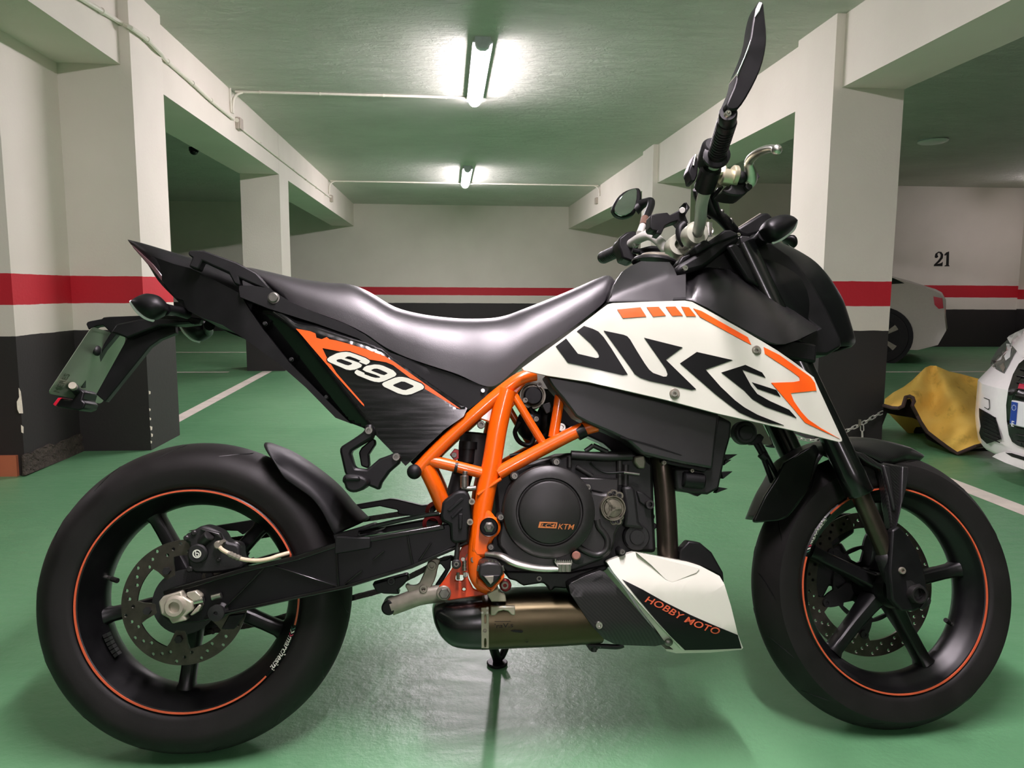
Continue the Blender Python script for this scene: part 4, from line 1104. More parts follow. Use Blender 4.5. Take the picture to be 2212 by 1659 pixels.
# brake pedal
bm = NB(); tube_px(bm, E((60, 1140), (150, 1150), (225, 1170), (330, 1225), (500, 1270), (650, 1290), (830, 1290)), [.14, .15, .16, .168, .17, .17, .17], [0.011, .011, .0115, .0115, .011, .010, .008], 14, flat=0.6)
ped = mk('brake_pedal', bm, MT['alu'], bike, sharp=50)
bm = NB()
for px in (820, 862, 905):
    add_cyl(bm, U(*E((px, 1245))[0], 0.178), U(*E((px, 1322))[0], 0.178), 0.0045, 10)
q = [U(*p, 0.176) for p in E((770, 1230), (940, 1235), (930, 1265), (790, 1270))]
add_rings(bm, [q, [p+YD*0.03 for p in q]])
for k_ in range(9):
    q0 = E((775+k_*20, 1232))[0]; a_ = U(*q0, 0.172); add_lathe(bm, a_, (0, 0, 1), [(0.0026, 0), (0.0004, 0.006), (0, 0.006)], 6)
add_cyl(bm, U(*E((775, 1240))[0], 0.172), U(*E((768, 1190))[0], 0.172), 0.0016, 8)
mk('pedal_tip', bm, MT['alu'], ped)
# rider's footpeg, seen end on
fp = X((775, 200), (800, 110), (900, 85), (1020, 95), (1080, 150), (1090, 220), (1020, 330), (940, 410), (900, 400), (820, 300), (780, 260))
peg = plate('footpeg', fp, 0.215, 0.13, MT['engine'], bike, 0.004)
plate('peg_rubber', X((815, 250), (1060, 245), (1010, 320), (935, 385), (880, 340)), 0.219, 0.205, MT['plastic'], peg, 0.002)
plate('peg_inset', X((850, 265), (970, 255), (965, 330), (930, 370)), 0.222, 0.21, MT['greyalu'], peg, 0.001)
bm = NB()
for k_ in range(8):
    t_ = k_/7; q0 = X((775+t_*310, 165-70*math.sin(math.pi*t_)))[0]
    for w in (0.205, 0.18, 0.155):
        add_lathe(bm, U(*q0, w), (0, 0, 1), [(0.004, -0.004), (0.001, 0.006), (0, 0.006)], 6)
mk('peg_tooth', bm, MT['steel'], peg)
plate('peg_mount', X((760, 290), (800, 300), (930, 420), (1110, 230), (1100, 290), (950, 460), (880, 440), (760, 380)), 0.17, 0.12, MT['orange'], peg, 0.003)
bolt(*X((1110, 378))[0], 0.135, 8.5, bike, MT['greyalu'], depth=0.02, name='engine_bolt')
bm = NB(); add_disc(bm, *X((1118, 378))[0], 0.128, 13, 0.02, ch=0.002); mk('engine_mount', bm, MT['redmetal'], eng)

# ------------------------------------------------------------------ exhaust
def hull(name, st, hw, yc, mat, parent, n=22, ex=0.62, wtop=0.0, wbot=None, fr='b', cap=True, label=None, sm=3):
    """closed body: stations of (top pixel, bottom pixel); hw half widths; yc centre offset towards the viewer"""
    st_t = catmull([np.array(s[0]) for s in st], sm); st_b = catmull([np.array(s[1]) for s in st], sm)
    hws = hw if isinstance(hw, (list, tuple)) else [hw]*len(st)
    hs = catmull([np.array([h, 0]) for h in hws], sm)
    bm = NB(); rings = []
    for t, b, h in zip(st_t, st_b, hs):
        Tt = U(t[0], t[1], yc+wtop, fr); Bb = U(b[0], b[1], (yc+h[0]*0.5) if wbot is None else wbot, fr)
        m_ = (Tt+Bb)/2; d = (Tt-Bb)/2
        ring = []
        for k_ in range(n):
            a = 2*math.pi*k_/n
            sy = math.copysign(abs(math.cos(a))**ex, math.cos(a)); sz = math.copysign(abs(math.sin(a))**ex, math.sin(a))
            p = np.array([m_[0]+d[0]*sz, -yc+h[0]*sy, m_[2]+d[2]*sz])
            ring.append(p)
        rings.append(ring)
    add_rings(bm, rings, cap=cap)
    return mk(name, bm, mat, parent, sharp=50, label=label)
cap_st = [(X((200, 640))[0], X((200, 700))[0]), (X((225, 590))[0], X((230, 850))[0]), (X((300, 555))[0], X((310, 1020))[0]), (X((430, 530))[0], X((450, 1145))[0]), (X((620, 505))[0], X((640, 1185))[0]), (X((820, 480))[0], X((820, 1192))[0])]
muf = hull('silencer', [(X((815, 482))[0], X((815, 1188))[0]), (X((1200, 440))[0], X((1200, 1172))[0]), (X((1700, 425))[0], X((1700, 1150))[0]), (X((2150, 430))[0], X((2150, 1120))[0]), (X((2300, 470))[0], X((2300, 1105))[0])], .088, 0.06, MT['titan'], bike, ex=0.55, label='brown titanium silencer body')
hull('silencer_end_cap', cap_st, [0.03, 0.06, .075, .085, .089, .090], 0.06, MT['gloss'], muf, ex=0.6, label='black rounded silencer end cap')
plate('silencer_band', X((812, 660), (908, 650), (908, 1170), (815, 1165)), 0.1515, 0.146, MT['strap'], muf, 0.002, holes=[X(*chaikin([(848, 740), (878, 740), (878, 860), (848, 860)], 2)), X(*chaikin([(848, 1040), (878, 1040), (878, 1160), (848, 1160)], 2))])
bolt(*X((860, 952))[0], 0.155, 4.5, muf, MT['greyalu'])
bm = NB()
for q in ((825, 720), (890, 720), (890, 665)): add_disc(bm, *X(q)[0], 0.156, 2.6, 0.008, seg=12)
mk('rivet', bm, MT['steel'], muf)
plate('silencer_bracket', X((930, 640), (1240, 640), (1240, 755), (1190, 750), (1150, 700), (1090, 690), (1030, 705), (990, 755), (930, 755)), 0.153, 0.14, MT['strap'], muf, 0.002)
plate('hanger_strap', X((885, 480), (960, 440), (1005, 420), (1020, 380), (1030, 410), (1035, 450), (1115, 500), (1130, 580), (940, 585)), 0.145, 0.12, MT['strap'], muf, 0.002)
bm = NB(); add_cyl(bm, U(*X((1010, 620))[0], 0.13), U(*X((1010, 590))[0], 0.13), 0.009, 14); mk('hanger_rubber', bm, MT['plastic'], muf)
# burnt-in mark on the silencer
p0, p1 = X((985, 915), (1215, 900)); text_on('burnt_mark', "'raV.s", p0, p1, 10, flat_pos(0.1487), MT['decal_black'], muf, 0.0, 0.1)
decal('burnt_mark', [X((980, 828), (1185, 828), (1185, 833), (980, 833))], lambda x, y: 0.1485, MT['decal_black'], muf, grid=None)
decal('burnt_mark', [X((1180, 950), (1230, 935), (1330, 945), (1340, 960), (1320, 975), (1220, 962))], lambda x, y: 0.1485, MT['decal_black'], muf, grid=None)
decal('burnt_mark', [X((1365, 1075), (1385, 1088), (1405, 1078), (1400, 1090), (1380, 1095))], lambda x, y: 0.1485, MT['decal_black'], muf, grid=None)
def shw(x, y):
    x0 = (x-1160-1180)/1.0
    return 0.156
shield = patch('heat_shield', Y((232, 500), (260, 475), (400, 405), (560, 345), (610, 365), (1240, 1100), (1245, 1112), (1130, 1135), (820, 1125), (700, 1110), (600, 1060), (470, 920), (250, 590)), lambda x, y: 0.155-0.0006*max(0, 1262-y)*0.6-0.0006*max(0, y-1370), 0.05, MT['carbon'], bike, 24, bevel=0.003, label='carbon heat shield')
bolt(*Y((551, 920))[0], 0.160, 8, shield, MT['steel'])
p0, p1 = Y((470, 490), (595, 410)); text_on('shield_lettering', 'LeoVince', p0, p1, 7, flat_pos(0.1515), MT['plastic_matte'], shield, 0.0, 0.2)
bm = NB(); add_disc(bm, *Y((490, 1133))[0], 0.12, 12, 0.03)
tube_px(bm, Y((440, 1128), (600, 1135), (740, 1140), (800, 1122)), .12, 0.005, 10); add_cyl(bm, U(*Y((495, 1140))[0], 0.12), U(*Y((495, 1190))[0], 0.12), 0.0055, 12); mk('silencer_stay', bm, MT['engine_black'], muf)

# ------------------------------------------------------------------ belly pan
def bw_(x, y):
    # bulges outwards along a ridge, leans in towards the top
    return 0.168-0.00045*max(0, 1268-y)-0.0003*max(0, y-1360)
BP = Y((632, 265), (650, 245), (905, 155), (940, 160), (1480, 262), (1600, 300), (1800, 405), (1850, 490), (1920, 720), (1990, 1010), (2045, 1150), (2030, 1168), (1700, 1182), (1430, 1185), (1400, 1160), (1300, 1050), (1150, 890), (960, 680), (790, 480), (700, 370))
pan = patch('belly_pan', BP, bw_, 0.02, MT['white'], bike, 20, bevel=0.003, label='white belly pan with black wedge and orange lettering')
patch('pan_lip', Y((632, 268), (700, 372), (790, 482), (960, 682), (1150, 892), (1300, 1052), (1430, 1187), (1700, 1184), (2030, 1170), (1700, 1200), (1350, 1208), (1250, 1185), (1240, 1165), (1320, 1170), (1230, 1090), (1140, 960), (1000, 780), (860, 570), (720, 400)), lambda x, y: bw_(x, y)-0.016, 0.05, MT['white'], pan, 22)
def fwf(x, y): return bw_(x, y)
patch('pan_facet', Y((940, 165), (1140, 210), (1590, 330), (1560, 370), (1310, 470), (1240, 440), (1180, 380), (1090, 290)), lambda x, y: bw_(x, y)+0.0004+0.010*max(0, 1-(y-1192)/62), 0.012, MT['white'], pan, 20)
BD = Y((790, 440), (1000, 545), (1240, 680), (1500, 810), (1750, 920), (1990, 1018), (2030, 1158), (1700, 1172), (1440, 1176), (1290, 1030), (1120, 840), (960, 650))
decal('pan_decal', [BD], bw_, MT['decal_black'], pan, 0.0014, 20, label='black wedge on the belly pan')
# text along a gently bent base line
bm2 = text_mesh('HOBBY MOTO', 1, 0.010, 0.22, 1.02); x0, x1, y0, y1 = text_bbox(bm2)
bl = [np.array(p) for p in catmull([np.array(p) for p in Y((1020, 672), (1180, 745), (1330, 828), (1480, 905), (1640, 970), (1790, 1020))], 8)]
acc = np.r_[0, np.cumsum([np.linalg.norm(b-a) for a, b in zip(bl[:-1], bl[1:])])]
def bpos(u, v, lift):
    s = (u-x0)/(x1-x0)*acc[-1]; b = np.array([np.interp(s, acc, [p[i] for p in bl]) for i in (0, 1)])
    b2 = np.array([np.interp(min(s+1, acc[-1]), acc, [p[i] for p in bl]) for i in (0, 1)]); b1 = np.array([np.interp(max(s-1, 0), acc, [p[i] for p in bl]) for i in (0, 1)])
    t = (b2-b1)/np.linalg.norm(b2-b1); up = np.array([t[1], -t[0]])
    q = b+up*(v-y0)/(y1-y0)*14.5
    return U(q[0], q[1], bw_(q[0], q[1])+lift)
bmesh.ops.triangulate(bm2, faces=bm2.faces[:])
mk('pan_lettering', solid(bm2, lambda u, v: bpos(u, v, 0.0032), lambda u, v: bpos(u, v, 0.0018)), MT['stripe'], pan)
bm = NB(); add_ball(bm, U(*Y((1272, 1095))[0], 0.150), (0.0085, 0.004, 0.0075)); mk('pan_screw', bm, MT['bolt'], pan)
plate('pan_guard', Y((1390, 140), (1480, 42), (1600, 60), (1720, 160), (1840, 370), (1850, 480), (1800, 400), (1600, 298), (1480, 262), (1390, 240)), 0.13, 0.10, MT['plastic'], pan, 0.003)
mp = mirror_copy(pan, bike)
mp['label'] = 'plain far side of the white belly pan'

# ------------------------------------------------------------------ side stand, on the far side
foot_w = on_plane(1074, 1436, 2, 0.0)
foot = BR_INV@(foot_w-BO)
piv = U(1035, 1300, -0.09)
bm = NB()
foot_up = foot+np.array([0, 0, 0.012])
add_tube(bm, [piv, piv*0.5+foot_up*0.5, foot_up], [0.013, 0.012, 0.011], 14)
add_tube(bm, catmull([foot_up, foot_up+np.array([0.012, 0.0, 0.01]), foot_up+np.array([0.022, -0.004, 0.032])], 4), [0.009]*9, 10, round_=True)
ss = mk('side_stand', bm, MT['plastic'], bike, sharp=50)
bm = NB(); n_w = BR_INV@np.array([0, 0, 1.0]); add_cyl(bm, foot+n_w*0.001, foot+n_w*0.009, 0.026, 20, ch=0.002); mk('stand_foot', bm, MT['plastic'], ss)

# ------------------------------------------------------------------ seat and tail
def saddle(name, st, hw, mat, parent, n=18, ex=0.75, label=None, wb=None, sm=4, wt=0.0):
    tops = catmull([np.array(s[0]) for s in st], sm); bots = catmull([np.array(s[1]) for s in st], sm); hs = catmull([np.array([h, 0]) for h in hw], sm)
    bm = NB(); rings = []
    for t, b, h in zip(tops, bots, hs):
        Tt = U(t[0], t[1], wt); Bb = U(b[0], b[1], h[0])
        ring = []
        for k_ in range(n+1):
            a = math.pi*k_/n
            sy = math.copysign(abs(math.cos(a))**ex, math.cos(a)); sz = abs(math.sin(a))**ex
            p = Bb*(1-sz)+Tt*sz
            ring.append(np.array([p[0], -h[0]*sy, p[2]]))
        rings.append(ring)
    add_rings(bm, rings)
    return mk(name, bm, mat, parent, sharp=60, label=label)
seat_pts = [((90, 60), (200, 155)), ((130, 66), (235, 180)), ((250, 95), (335, 245)), ((400, 130), (490, 306)), ((560, 153), (640, 362)), ((690, 161), (765, 425)), ((800, 205), (870, 497)), ((940, 288), (985, 553)), ((1100, 330), (1130, 603)), ((1290, 350), (1290, 655)), ((1440, 349), (1440, 720)), ((1550, 333), (1530, 700)), ((1680, 285), (1690, 556)), ((1830, 225), (1850, 452)), ((1960, 170), (1975, 362)), ((2070, 121), (2085, 276)), ((2130, 106), (2140, 222)), ((2172, 140), (2174, 175))]
seat = saddle('seat', [(B(a)[0], B(b)[0]) for a, b in seat_pts], [.06, .085, .105, .115, .12, .122, .125, .13, .135, .135, .13, .125, .115, .105, .095, .085, .075, .05], MT['seat'], bike, label='grey black grained rider and passenger seat')
tail_pts = [((690, 123), (702, 150)), ((800, 158), (800, 260)), ((930, 200), (890, 400)), ((1080, 246), (1000, 515)), ((1250, 300), (1110, 610)), ((1440, 372), (1330, 690)), ((1640, 460), (1500, 760))]
tail = saddle('tail_unit', [(K1(a)[0], K1(b)[0]) for a, b in tail_pts], [.010, .045, .07, .08, .09, .097, .1], MT['plastic_matte'], bike, ex=0.5, label='black pointed tail unit')
plate('tail_lamp', K1((702, 148), (735, 175), (860, 290), (1040, 520), (1000, 512), (850, 325), (720, 175)), 0.075, -0.075, simple('smoked_tail_lens', (64, 40, 44), 0.12, coat=0.5), tail, 0.002)
_tx = [p[0] for p in K1((700, 0), (830, 0), (1000, 0), (1110, 0), (1440, 0), (2200, 0))]
tsw = lambda x, y: float(np.interp(x, _tx, [.015, .062, .088, .098, .116, .118]))
tsd = patch('tail_side', K1((702, 147), (770, 190), (832, 226), (1000, 286), (1110, 314), (1300, 408), (1446, 486), (1515, 600), (1605, 732), (1785, 958), (2060, 1234), (2204, 1374), (2100, 1335), (1900, 1130), (1700, 955), (1470, 790), (1330, 702), (1200, 655), (1090, 602), (1060, 532), (1005, 516), (880, 350), (790, 250)), tsw, 0.02, MT['plastic'], bike, 20, bevel=0.003)
mirror_copy(tsd, bike)
cover = patch('tail_side_cover', B((42, 168), (45, 150), (120, 150), (215, 165), (330, 240), (500, 312), (650, 368), (760, 430), (900, 530), (1100, 600), (1250, 650), (1420, 716), (1462, 740), (1440, 792), (1350, 852), (1200, 760), (900, 560), (720, 450), (480, 365), (210, 280), (50, 215)), lambda x, y: 0.128, 0.03, MT['plastic_matte'], bike, 30, bevel=0.003)
bolt(*B((236, 216))[0], 0.134, 13, cover, MT['bolt'], socket=False); bolt(*B((1430, 747))[0], 0.134, 4.5, cover, MT['steel'])
# glossy side panel with a crease: the rear-lower face turns in and down
_c0 = np.array(T((170, 235))[0]); _c1 = np.array(T((1000, 1320))[0]); _cn = np.array([-(_c1-_c0)[1], (_c1-_c0)[0]])/np.linalg.norm(_c1-_c0)
_t0 = np.array(B((480, 372))[0]); _t1 = np.array(B((1340, 845))[0]); _tn = np.array([(_t1-_t0)[1], -(_t1-_t0)[0]])/np.linalg.norm(_t1-_t0)
_rg = T((-60, 70), (0, 105), (184, 228), (400, 268), (600, 335), (900, 430), (1090, 505), (1400, 700), (1880, 1030)); _rx = [p[0] for p in _rg]; _ry = [p[1] for p in _rg]
def spw(x, y):
    d = (np.array([x, y])-_c0)@_cn            # >0 towards the rear-lower side
    e = (np.array([x, y])-_t0)@_tn            # towards the seat
    w = 0.140
    if d > 0: w -= 0.00085*d
    w -= 0.0011*max(0, float(np.interp(x, _rx, _ry))-y)
    return w
SP = B((40, 205), (210, 272), (480, 358), (720, 442), (850, 502), (900, 548), (1342, 848), (1320, 895)) + T((1700, 1275), (1400, 1560), (1308, 1642), (1210, 1540), (1005, 1330), (870, 1250), (720, 1180), (420, 880), (170, 620), (0, 440)) + K1((1600, 730), (1510, 600), (1430, 500))
sp = patch('side_panel', SP, spw, 0.006, MT['panel_black'], bike, 7, bevel=0.0, sharp=60, label='glossy black side panel numbered 690')
patch('tail_liner', K1((1330, 700), (1510, 605), (1605, 735), (1785, 960), (2060, 1235), (2160, 1345), (2205, 1375), (2100, 1330), (1900, 1130), (1700, 955), (1470, 788)), lambda x, y: 0.10, 0.02, MT['plastic'], bike, 20, bevel=0.002)
for q in ((1615, 690), (1795, 935), (2035, 1192)): bolt(*K1(q)[0], 0.118, 5, sp, MT['engine_black'], socket=False)
OR = T((184, 236), (330, 262), (385, 285), (395, 330), (450, 345), (500, 322), (530, 345), (600, 358), (700, 385), (900, 445), (1090, 515), (1190, 575), (1500, 795), (1870, 1058), (1840, 1050), (1500, 850), (1180, 610), (1110, 580), (900, 545), (740, 466), (690, 464), (640, 470), (455, 435), (500, 530), (600, 690), (880, 1010), (885, 1032), (860, 1010), (600, 720), (330, 405), (250, 310))
decal('panel_decal', [OR], spw, MT['decal_orange'], sp, 0.0016, 14, label='scuffed orange decal')
D6 = [T((505, 548), (530, 525), (600, 490), (650, 478), (700, 474), (740, 480), (800, 500), (900, 538), (938, 562), (943, 578), (930, 592), (905, 606), (828, 575), (850, 566), (800, 543), (740, 521), (712, 521), (684, 538), (760, 560), (830, 585), (862, 608), (852, 630), (790, 655), (740, 661), (700, 655), (640, 628), (540, 585), (512, 568)), T((600, 558), (620, 550), (650, 548), (740, 580), (764, 592), (750, 605), (722, 613), (690, 606), (605, 573))]
D9 = [T((868, 655), (885, 632), (910, 617), (990, 603), (1040, 606), (1080, 617), (1180, 662), (1212, 694), (1213, 708), (1200, 724), (1085, 775), (1040, 785), (990, 780), (950, 768), (815, 714), (788, 692), (787, 678), (810, 655), (888, 690), (886, 702), (960, 730), (1000, 740), (1040, 740), (1050, 730), (1000, 708), (900, 676)), T((955, 661), (985, 646), (1015, 645), (1040, 652), (1110, 683), (1126, 696), (1090, 713), (1060, 707), (962, 668))]
D0 = [T((1068, 802), (1085, 786), (1200, 738), (1240, 730), (1280, 731), (1330, 742), (1470, 800), (1496, 826), (1497, 840), (1485, 856), (1370, 906), (1320, 915), (1280, 912), (1230, 898), (1090, 832), (1072, 815)), T((1178, 815), (1200, 803), (1265, 777), (1300, 780), (1385, 818), (1392, 828), (1380, 838), (1310, 866), (1280, 863), (1190, 826))]
for nm, d in (('six', D6), ('nine', D9), ('zero', D0)):
    big = []
    for p in d[:1]:
        ct = np.mean(p, axis=0); 
        P_ = [np.array(q) for q in p]; m_ = len(P_); off = []
        for i in range(m_):
            t = P_[(i+1) % m_]-P_[i-1]; nrm = np.array([t[1], -t[0]])/max(np.linalg.norm(t), 1e-9)
            off.append(tuple(P_[i]+nrm*2.2))
        big.append(off)
    decal('digit_border', big, spw, MT['decal_black'], sp, 0.0024, 14)
    decal('panel_digit', d, spw, MT['decal_grey'], sp, 0.0032, 14, label='pale digit %s of the number 690' % nm)
cv2 = mirror_copy(cover, bike); m2 = mirror_copy(sp, bike); m2['label'] = 'far side panel'
# grab rails
gr = plate('grab_rail', K1((1093, 205), (1108, 190), (1200, 192), (1300, 228), (1430, 275), (1560, 345), (1655, 450), (1640, 462), (1560, 432), (1440, 375), (1450, 430), (1410, 420), (1370, 345), (1190, 262), (1163, 322), (1098, 300), (1122, 240), (1098, 226)), 0.125, 0.098, MT['plastic_matte'], bike, 0.005)
mirror_copy(gr, bike)
# passenger footpeg on its hanger
pgw = 0.135
hg_ = plate('passenger_peg_hanger', K3((330, 585), (345, 572), (375, 578), (398, 600), (402, 650), (385, 690), (290, 745), (222, 790), (213, 812), (238, 900), (252, 925), (340, 935), (440, 850), (525, 820), (560, 800), (600, 812), (612, 850), (600, 890), (520, 960), (460, 1045), (440, 1105), (395, 1085), (330, 1060), (200, 1000), (165, 975), (125, 800), (122, 770), (140, 750), (235, 690), (318, 632)), 0.150, 0.118, MT['plastic'], bike, 0.006)
plate('hanger_strut', K3((385, 690), (405, 700), (410, 735), (355, 820), (362, 900), (350, 930), (295, 910), (275, 800), (300, 760)), 0.125, 0.10, MT['plastic'], hg_, 0.005)
bolt(*K3((355, 627))[0], 0.157, 8.5, hg_, MT['bolt']); bolt(*K3((574, 838))[0], 0.157, 8.5, hg_, MT['bolt'])
pp = plate('passenger_peg', K3((150, 990), (180, 972), (285, 985), (340, 1010), (350, 1050), (330, 1080), (270, 1118), (215, 1122), (170, 1095), (160, 1050), (142, 1035)), 0.20, 0.13, MT['plastic_matte'], hg_, 0.006, rnd=1)
plate('peg_pad', K3((165, 985), (280, 990), (290, 1030), (155, 1030)), 0.205, 0.15, MT['plastic_matte'], hg_, 0.004)
# licence plate, its carrier, reflector
lpb = plate('plate_carrier', P((720, 150), (740, 115), (790, 100), (980, 65), (1000, 40), (1100, 30), (1584, 12), (1900, 0), (2300, 20), (2600, 60), (2560, 150), (2300, 180), (2160, 170), (2184, 294), (1922, 401), (1755, 520), (1400, 960), (1030, 1420), (900, 1310), (880, 1300), (1390, 380), (1220, 310), (1010, 560), (640, 1190), (600, 1180), (1120, 290), (1000, 170), (900, 180), (760, 240)), 0.008, -0.012, MT['plastic'], bike, 0.004, label='black number plate carrier arm')
plate('carrier_fin', P((1120, 290), (1215, 150), (1584, 70), (1900, 60), (2400, 90), (2450, 140), (1900, 180), (1390, 380), (1220, 310)), 0.035, 0.01, MT['plastic'], lpb, 0.004)
def plpos(u, v, lift=0.0):
    """u across (0 near edge .. 1 far edge), v down; plate stands square to the bike's axis"""
    TLp, BLp = U(*P((815, 195))[0], 0.105), U(*P((95, 1275))[0], 0.105)
    TRp, BRp = U(*P((1375, 375))[0], -0.105), U(*P((985, 1452))[0], -0.105)
    p = (TLp*(1-v)+BLp*v)*(1-u)+(TRp*(1-v)+BRp*v)*u
    return p+np.array([0.9, 0, 0.43])*lift
def rrect(u0, v0, u1, v1, ru, rv, n=5):
    out = []
    for cx_, cy_, a0 in ((u1-ru, v0+rv, -90), (u1-ru, v1-rv, 0), (u0+ru, v1-rv, 90), (u0+ru, v0+rv, 180)):
        for k_ in range(n+1):
            a = math.radians(a0+90*k_/n); out.append((cx_+ru*math.cos(a), cy_+rv*math.sin(a)))
    return out
npl = mk('number_plate', solid(fill2d([rrect(0, 0, 1, 1, 0.06, 0.07)]), lambda u, v: plpos(u, v, 0.001), lambda u, v: plpos(u, v, -0.001)), MT['platemetal'], bike, label='bare metal back of the number plate')
for u0, v0, v1 in ((0.16, 0.97, 0.70), (0.78, 0.97, 0.70)):
    text_on('plate_relief', 'MERES', (u0, v0), (u0, v1), 0.10, lambda u, v, l: plpos(u, v, 0.001+l), MT['plateink'], npl, 0.0, 0.0)
bm = NB(); c = U(*P((500, 1150))[0], 0.06); d = U(*P((590, 1260))[0], 0.02)
add_cyl(bm, c, c*0.75+d*0.25, 0.0075, 14); mk('plate_spacer', bm, MT['axlemetal'], npl)
bm = NB(); add_cyl(bm, c*0.75+d*0.25, d, 0.0085, 14); q = U(*P((905, 585))[0], 0.035); add_ball(bm, q, (0.008, 0.012, 0.011)); add_ball(bm, U(*P((665, 1280))[0], 0.015), (0.010, 0.012, 0.008)); mk('plate_screw', bm, MT['engine_black'], npl)
rf = plate('reflector_bracket', P((520, 1350), (620, 1200), (700, 1260), (660, 1390), (715, 1440), (680, 1530), (590, 1560), (480, 1540), (240, 1500), (230, 1440), (300, 1370), (480, 1390)), 0.03, -0.03, MT['plastic'], bike, 0.003)
plate('red_reflector', P((180, 1460), (265, 1352), (335, 1350), (300, 1380), (235, 1470), (220, 1490)), 0.032, -0.032, MT['redlens'], rf, 0.001, label='red rear reflector')

# indicators: pointed pods with a clear lens edge
def pod(name, outline_top, outline_bot, w, hw, lens, parent, side=1, fr='b'):
    bm = NB(); rings = []
    T_ = catmull([np.array(p) for p in outline_top], 4); B_ = catmull([np.array(p) for p in outline_bot], 4)
    m_ = len(T_)
    for i, (t, b) in enumerate(zip(T_, B_)):
        tt, bb = U(t[0], t[1], w, fr), U(b[0], b[1], w, fr); c_ = (tt+bb)/2; d_ = (tt-bb)/2
        h = hw*math.sin(math.pi*min(max((i+0.35)/(m_-0.3), 0.03), 0.97))**0.7
        rings.append([c_+d_*math.sin(2*math.pi*k_/16)+ydir(fr)*h*math.cos(2*math.pi*k_/16) for k_ in range(16)])
    add_rings(bm, rings)
    o = mk(name, bm, MT['plastic'], parent, sharp=60)
    bm = NB(); q = [U(p[0], p[1], w, fr) for p in lens]; add_tube(bm, catmull(q, 5), 0.0028, 8, round_=True, flat=1.3)
    mk('indicator_lens', bm, MT['lens'], o)
    return o
ip = pod('rear_indicator', K1((706, 541), (745, 515), (800, 492), (850, 490), (905, 510), (945, 555), (957, 590)), K1((712, 549), (750, 600), (800, 645), (855, 668), (905, 650), (945, 622), (958, 603)), 0.135, 0.028, K1((704, 540), (715, 562), (745, 605), (800, 650), (858, 669)), bike)
bm = NB(); tube_px(bm, K1((940, 595), (1010, 605), (1090, 622)), [.13, .10, .07], [0.012, 0.010, 0.012], 12); mk('indicator_stalk', bm, MT['plastic'], ip)
i2 = mirror_copy(ip, bike)
for ch in list(ip.children): mirror_copy(ch, i2)
i2['label'] = 'far rear indicator half hidden under the carrier'

# ------------------------------------------------------------------ tank, shrouds, headlamp
tank_pts = [((652, 224), (610, 330)), ((672, 202), (660, 326)), ((712, 138), (740, 322)), ((760, 108), (820, 320)), ((860, 78), (910, 320)), ((950, 80), (1000, 320)), ((1010, 86), (1060, 320)), ((1045, 148), (1110, 322))]
tank = saddle('tank_cover', [(A(a)[0], A(b)[0]) for a, b in tank_pts], [.08, .09, .10, .10, .10, .10, .10, .10], MT['satin'], bike, ex=0.3, label='satin black tank cover', wt=0.10)
_tcx = [p[0] for p in A((600, 0), (700, 0), (850, 0), (1000, 0), (1120, 0))]; _tcy = [p[1] for p in A((0, 310), (0, 264), (0, 206), (0, 152), (0, 150))]
def tkw(x, y):
    c_ = float(np.interp(x, _tcx, _tcy))
    lo = max(0, A((0, 322))[0][1]-y)
    return 0.172-0.0004*lo-0.0012*3.0*math.log1p(math.exp(min((c_-y)/3.0, 30)))
tkp = patch('tank_flank', A((628, 326), (655, 220), (674, 190), (708, 138), (758, 103), (830, 70), (1008, 76), (1034, 112), (1054, 160), (1110, 150), (1110, 318), (900, 324)), tkw, 0.012, MT['satin'], tank, 5, sharp=75)
mirror_copy(tkp, tank)
bm = NB(); c = U(*BR((800, 1070))[0], 0.0); nrm = np.array([0.12, 0, 1.0]); nrm /= np.linalg.norm(nrm)
add_lathe(bm, c-nrm*0.01, nrm, [(0.052, 0), (0.052, 0.004), (0.048, 0.008), (0, 0.008)], 36); mk('tank_cap_ring', bm, MT['satin'], tank)
bm = NB(); add_lathe(bm, c-nrm*0.004, nrm, [(0.036, 0), (0.036, 0.008), (0.032, 0.012), (0, 0.012)], 36); add_box(bm, tuple(c+np.array([-.012, -.012, .005])), tuple(c+np.array([.02, .012, .014]))); mk('tank_cap', bm, MT['greyalu'], tank)
_h0 = np.array(A((1190, 130))[0]); _h1 = np.array(A((1150, 322))[0])
def shr_w(x, y):
    # shoulder: top edge rolls in towards the middle, nose end tapers
    a = np.interp(x, [p[0] for p in A((1040, 0), (1180, 0), (1290, 0), (1400, 0), (1500, 0), (1600, 0), (1820, 0), (1940, 0))], [p[1] for p in A((0, 155), (0, 130), (0, 113), (0, 122), (0, 190), (0, 258), (0, 400), (0, 490))])
    d = max(y-a, 0)
    w = 0.188-0.085*math.exp(-d/26.0)
    nose = A((1700, 0))[0][0]
    xr = float(np.interp(y, [A((0, 130))[0][1], A((0, 318))[0][1]], [A((1205, 0))[0][0], A((1150, 0))[0][0]]))
    s_ = min(max((xr-x)/16.0, 0), 1)
    return w-0.00008*max(0, x-nose)-s_*0.0009*max(0, A((0, 322))[0][1]-y)
SH = A((1030, 165), (1110, 148), (1180, 130), (1290, 112), (1390, 124), (1440, 150), (1500, 195), (1560, 232), (1700, 318), (1820, 402), (1935, 480), (1944, 496), (1930, 508), (1815, 565), (1740, 590), (1690, 592), (1640, 580), (1450, 480), (1250, 365), (1150, 318), (1110, 312), (1030, 314))
def shr_all(x, y): return shr_w(x, y)
shr = patch('tank_shroud', SH, shr_all, 0.012, MT['satin'], bike, 12, bevel=0.002, sharp=40, label='dark grey shroud over the white panel')
ms = mirror_copy(shr, bike); ms['label'] = 'far tank shroud'
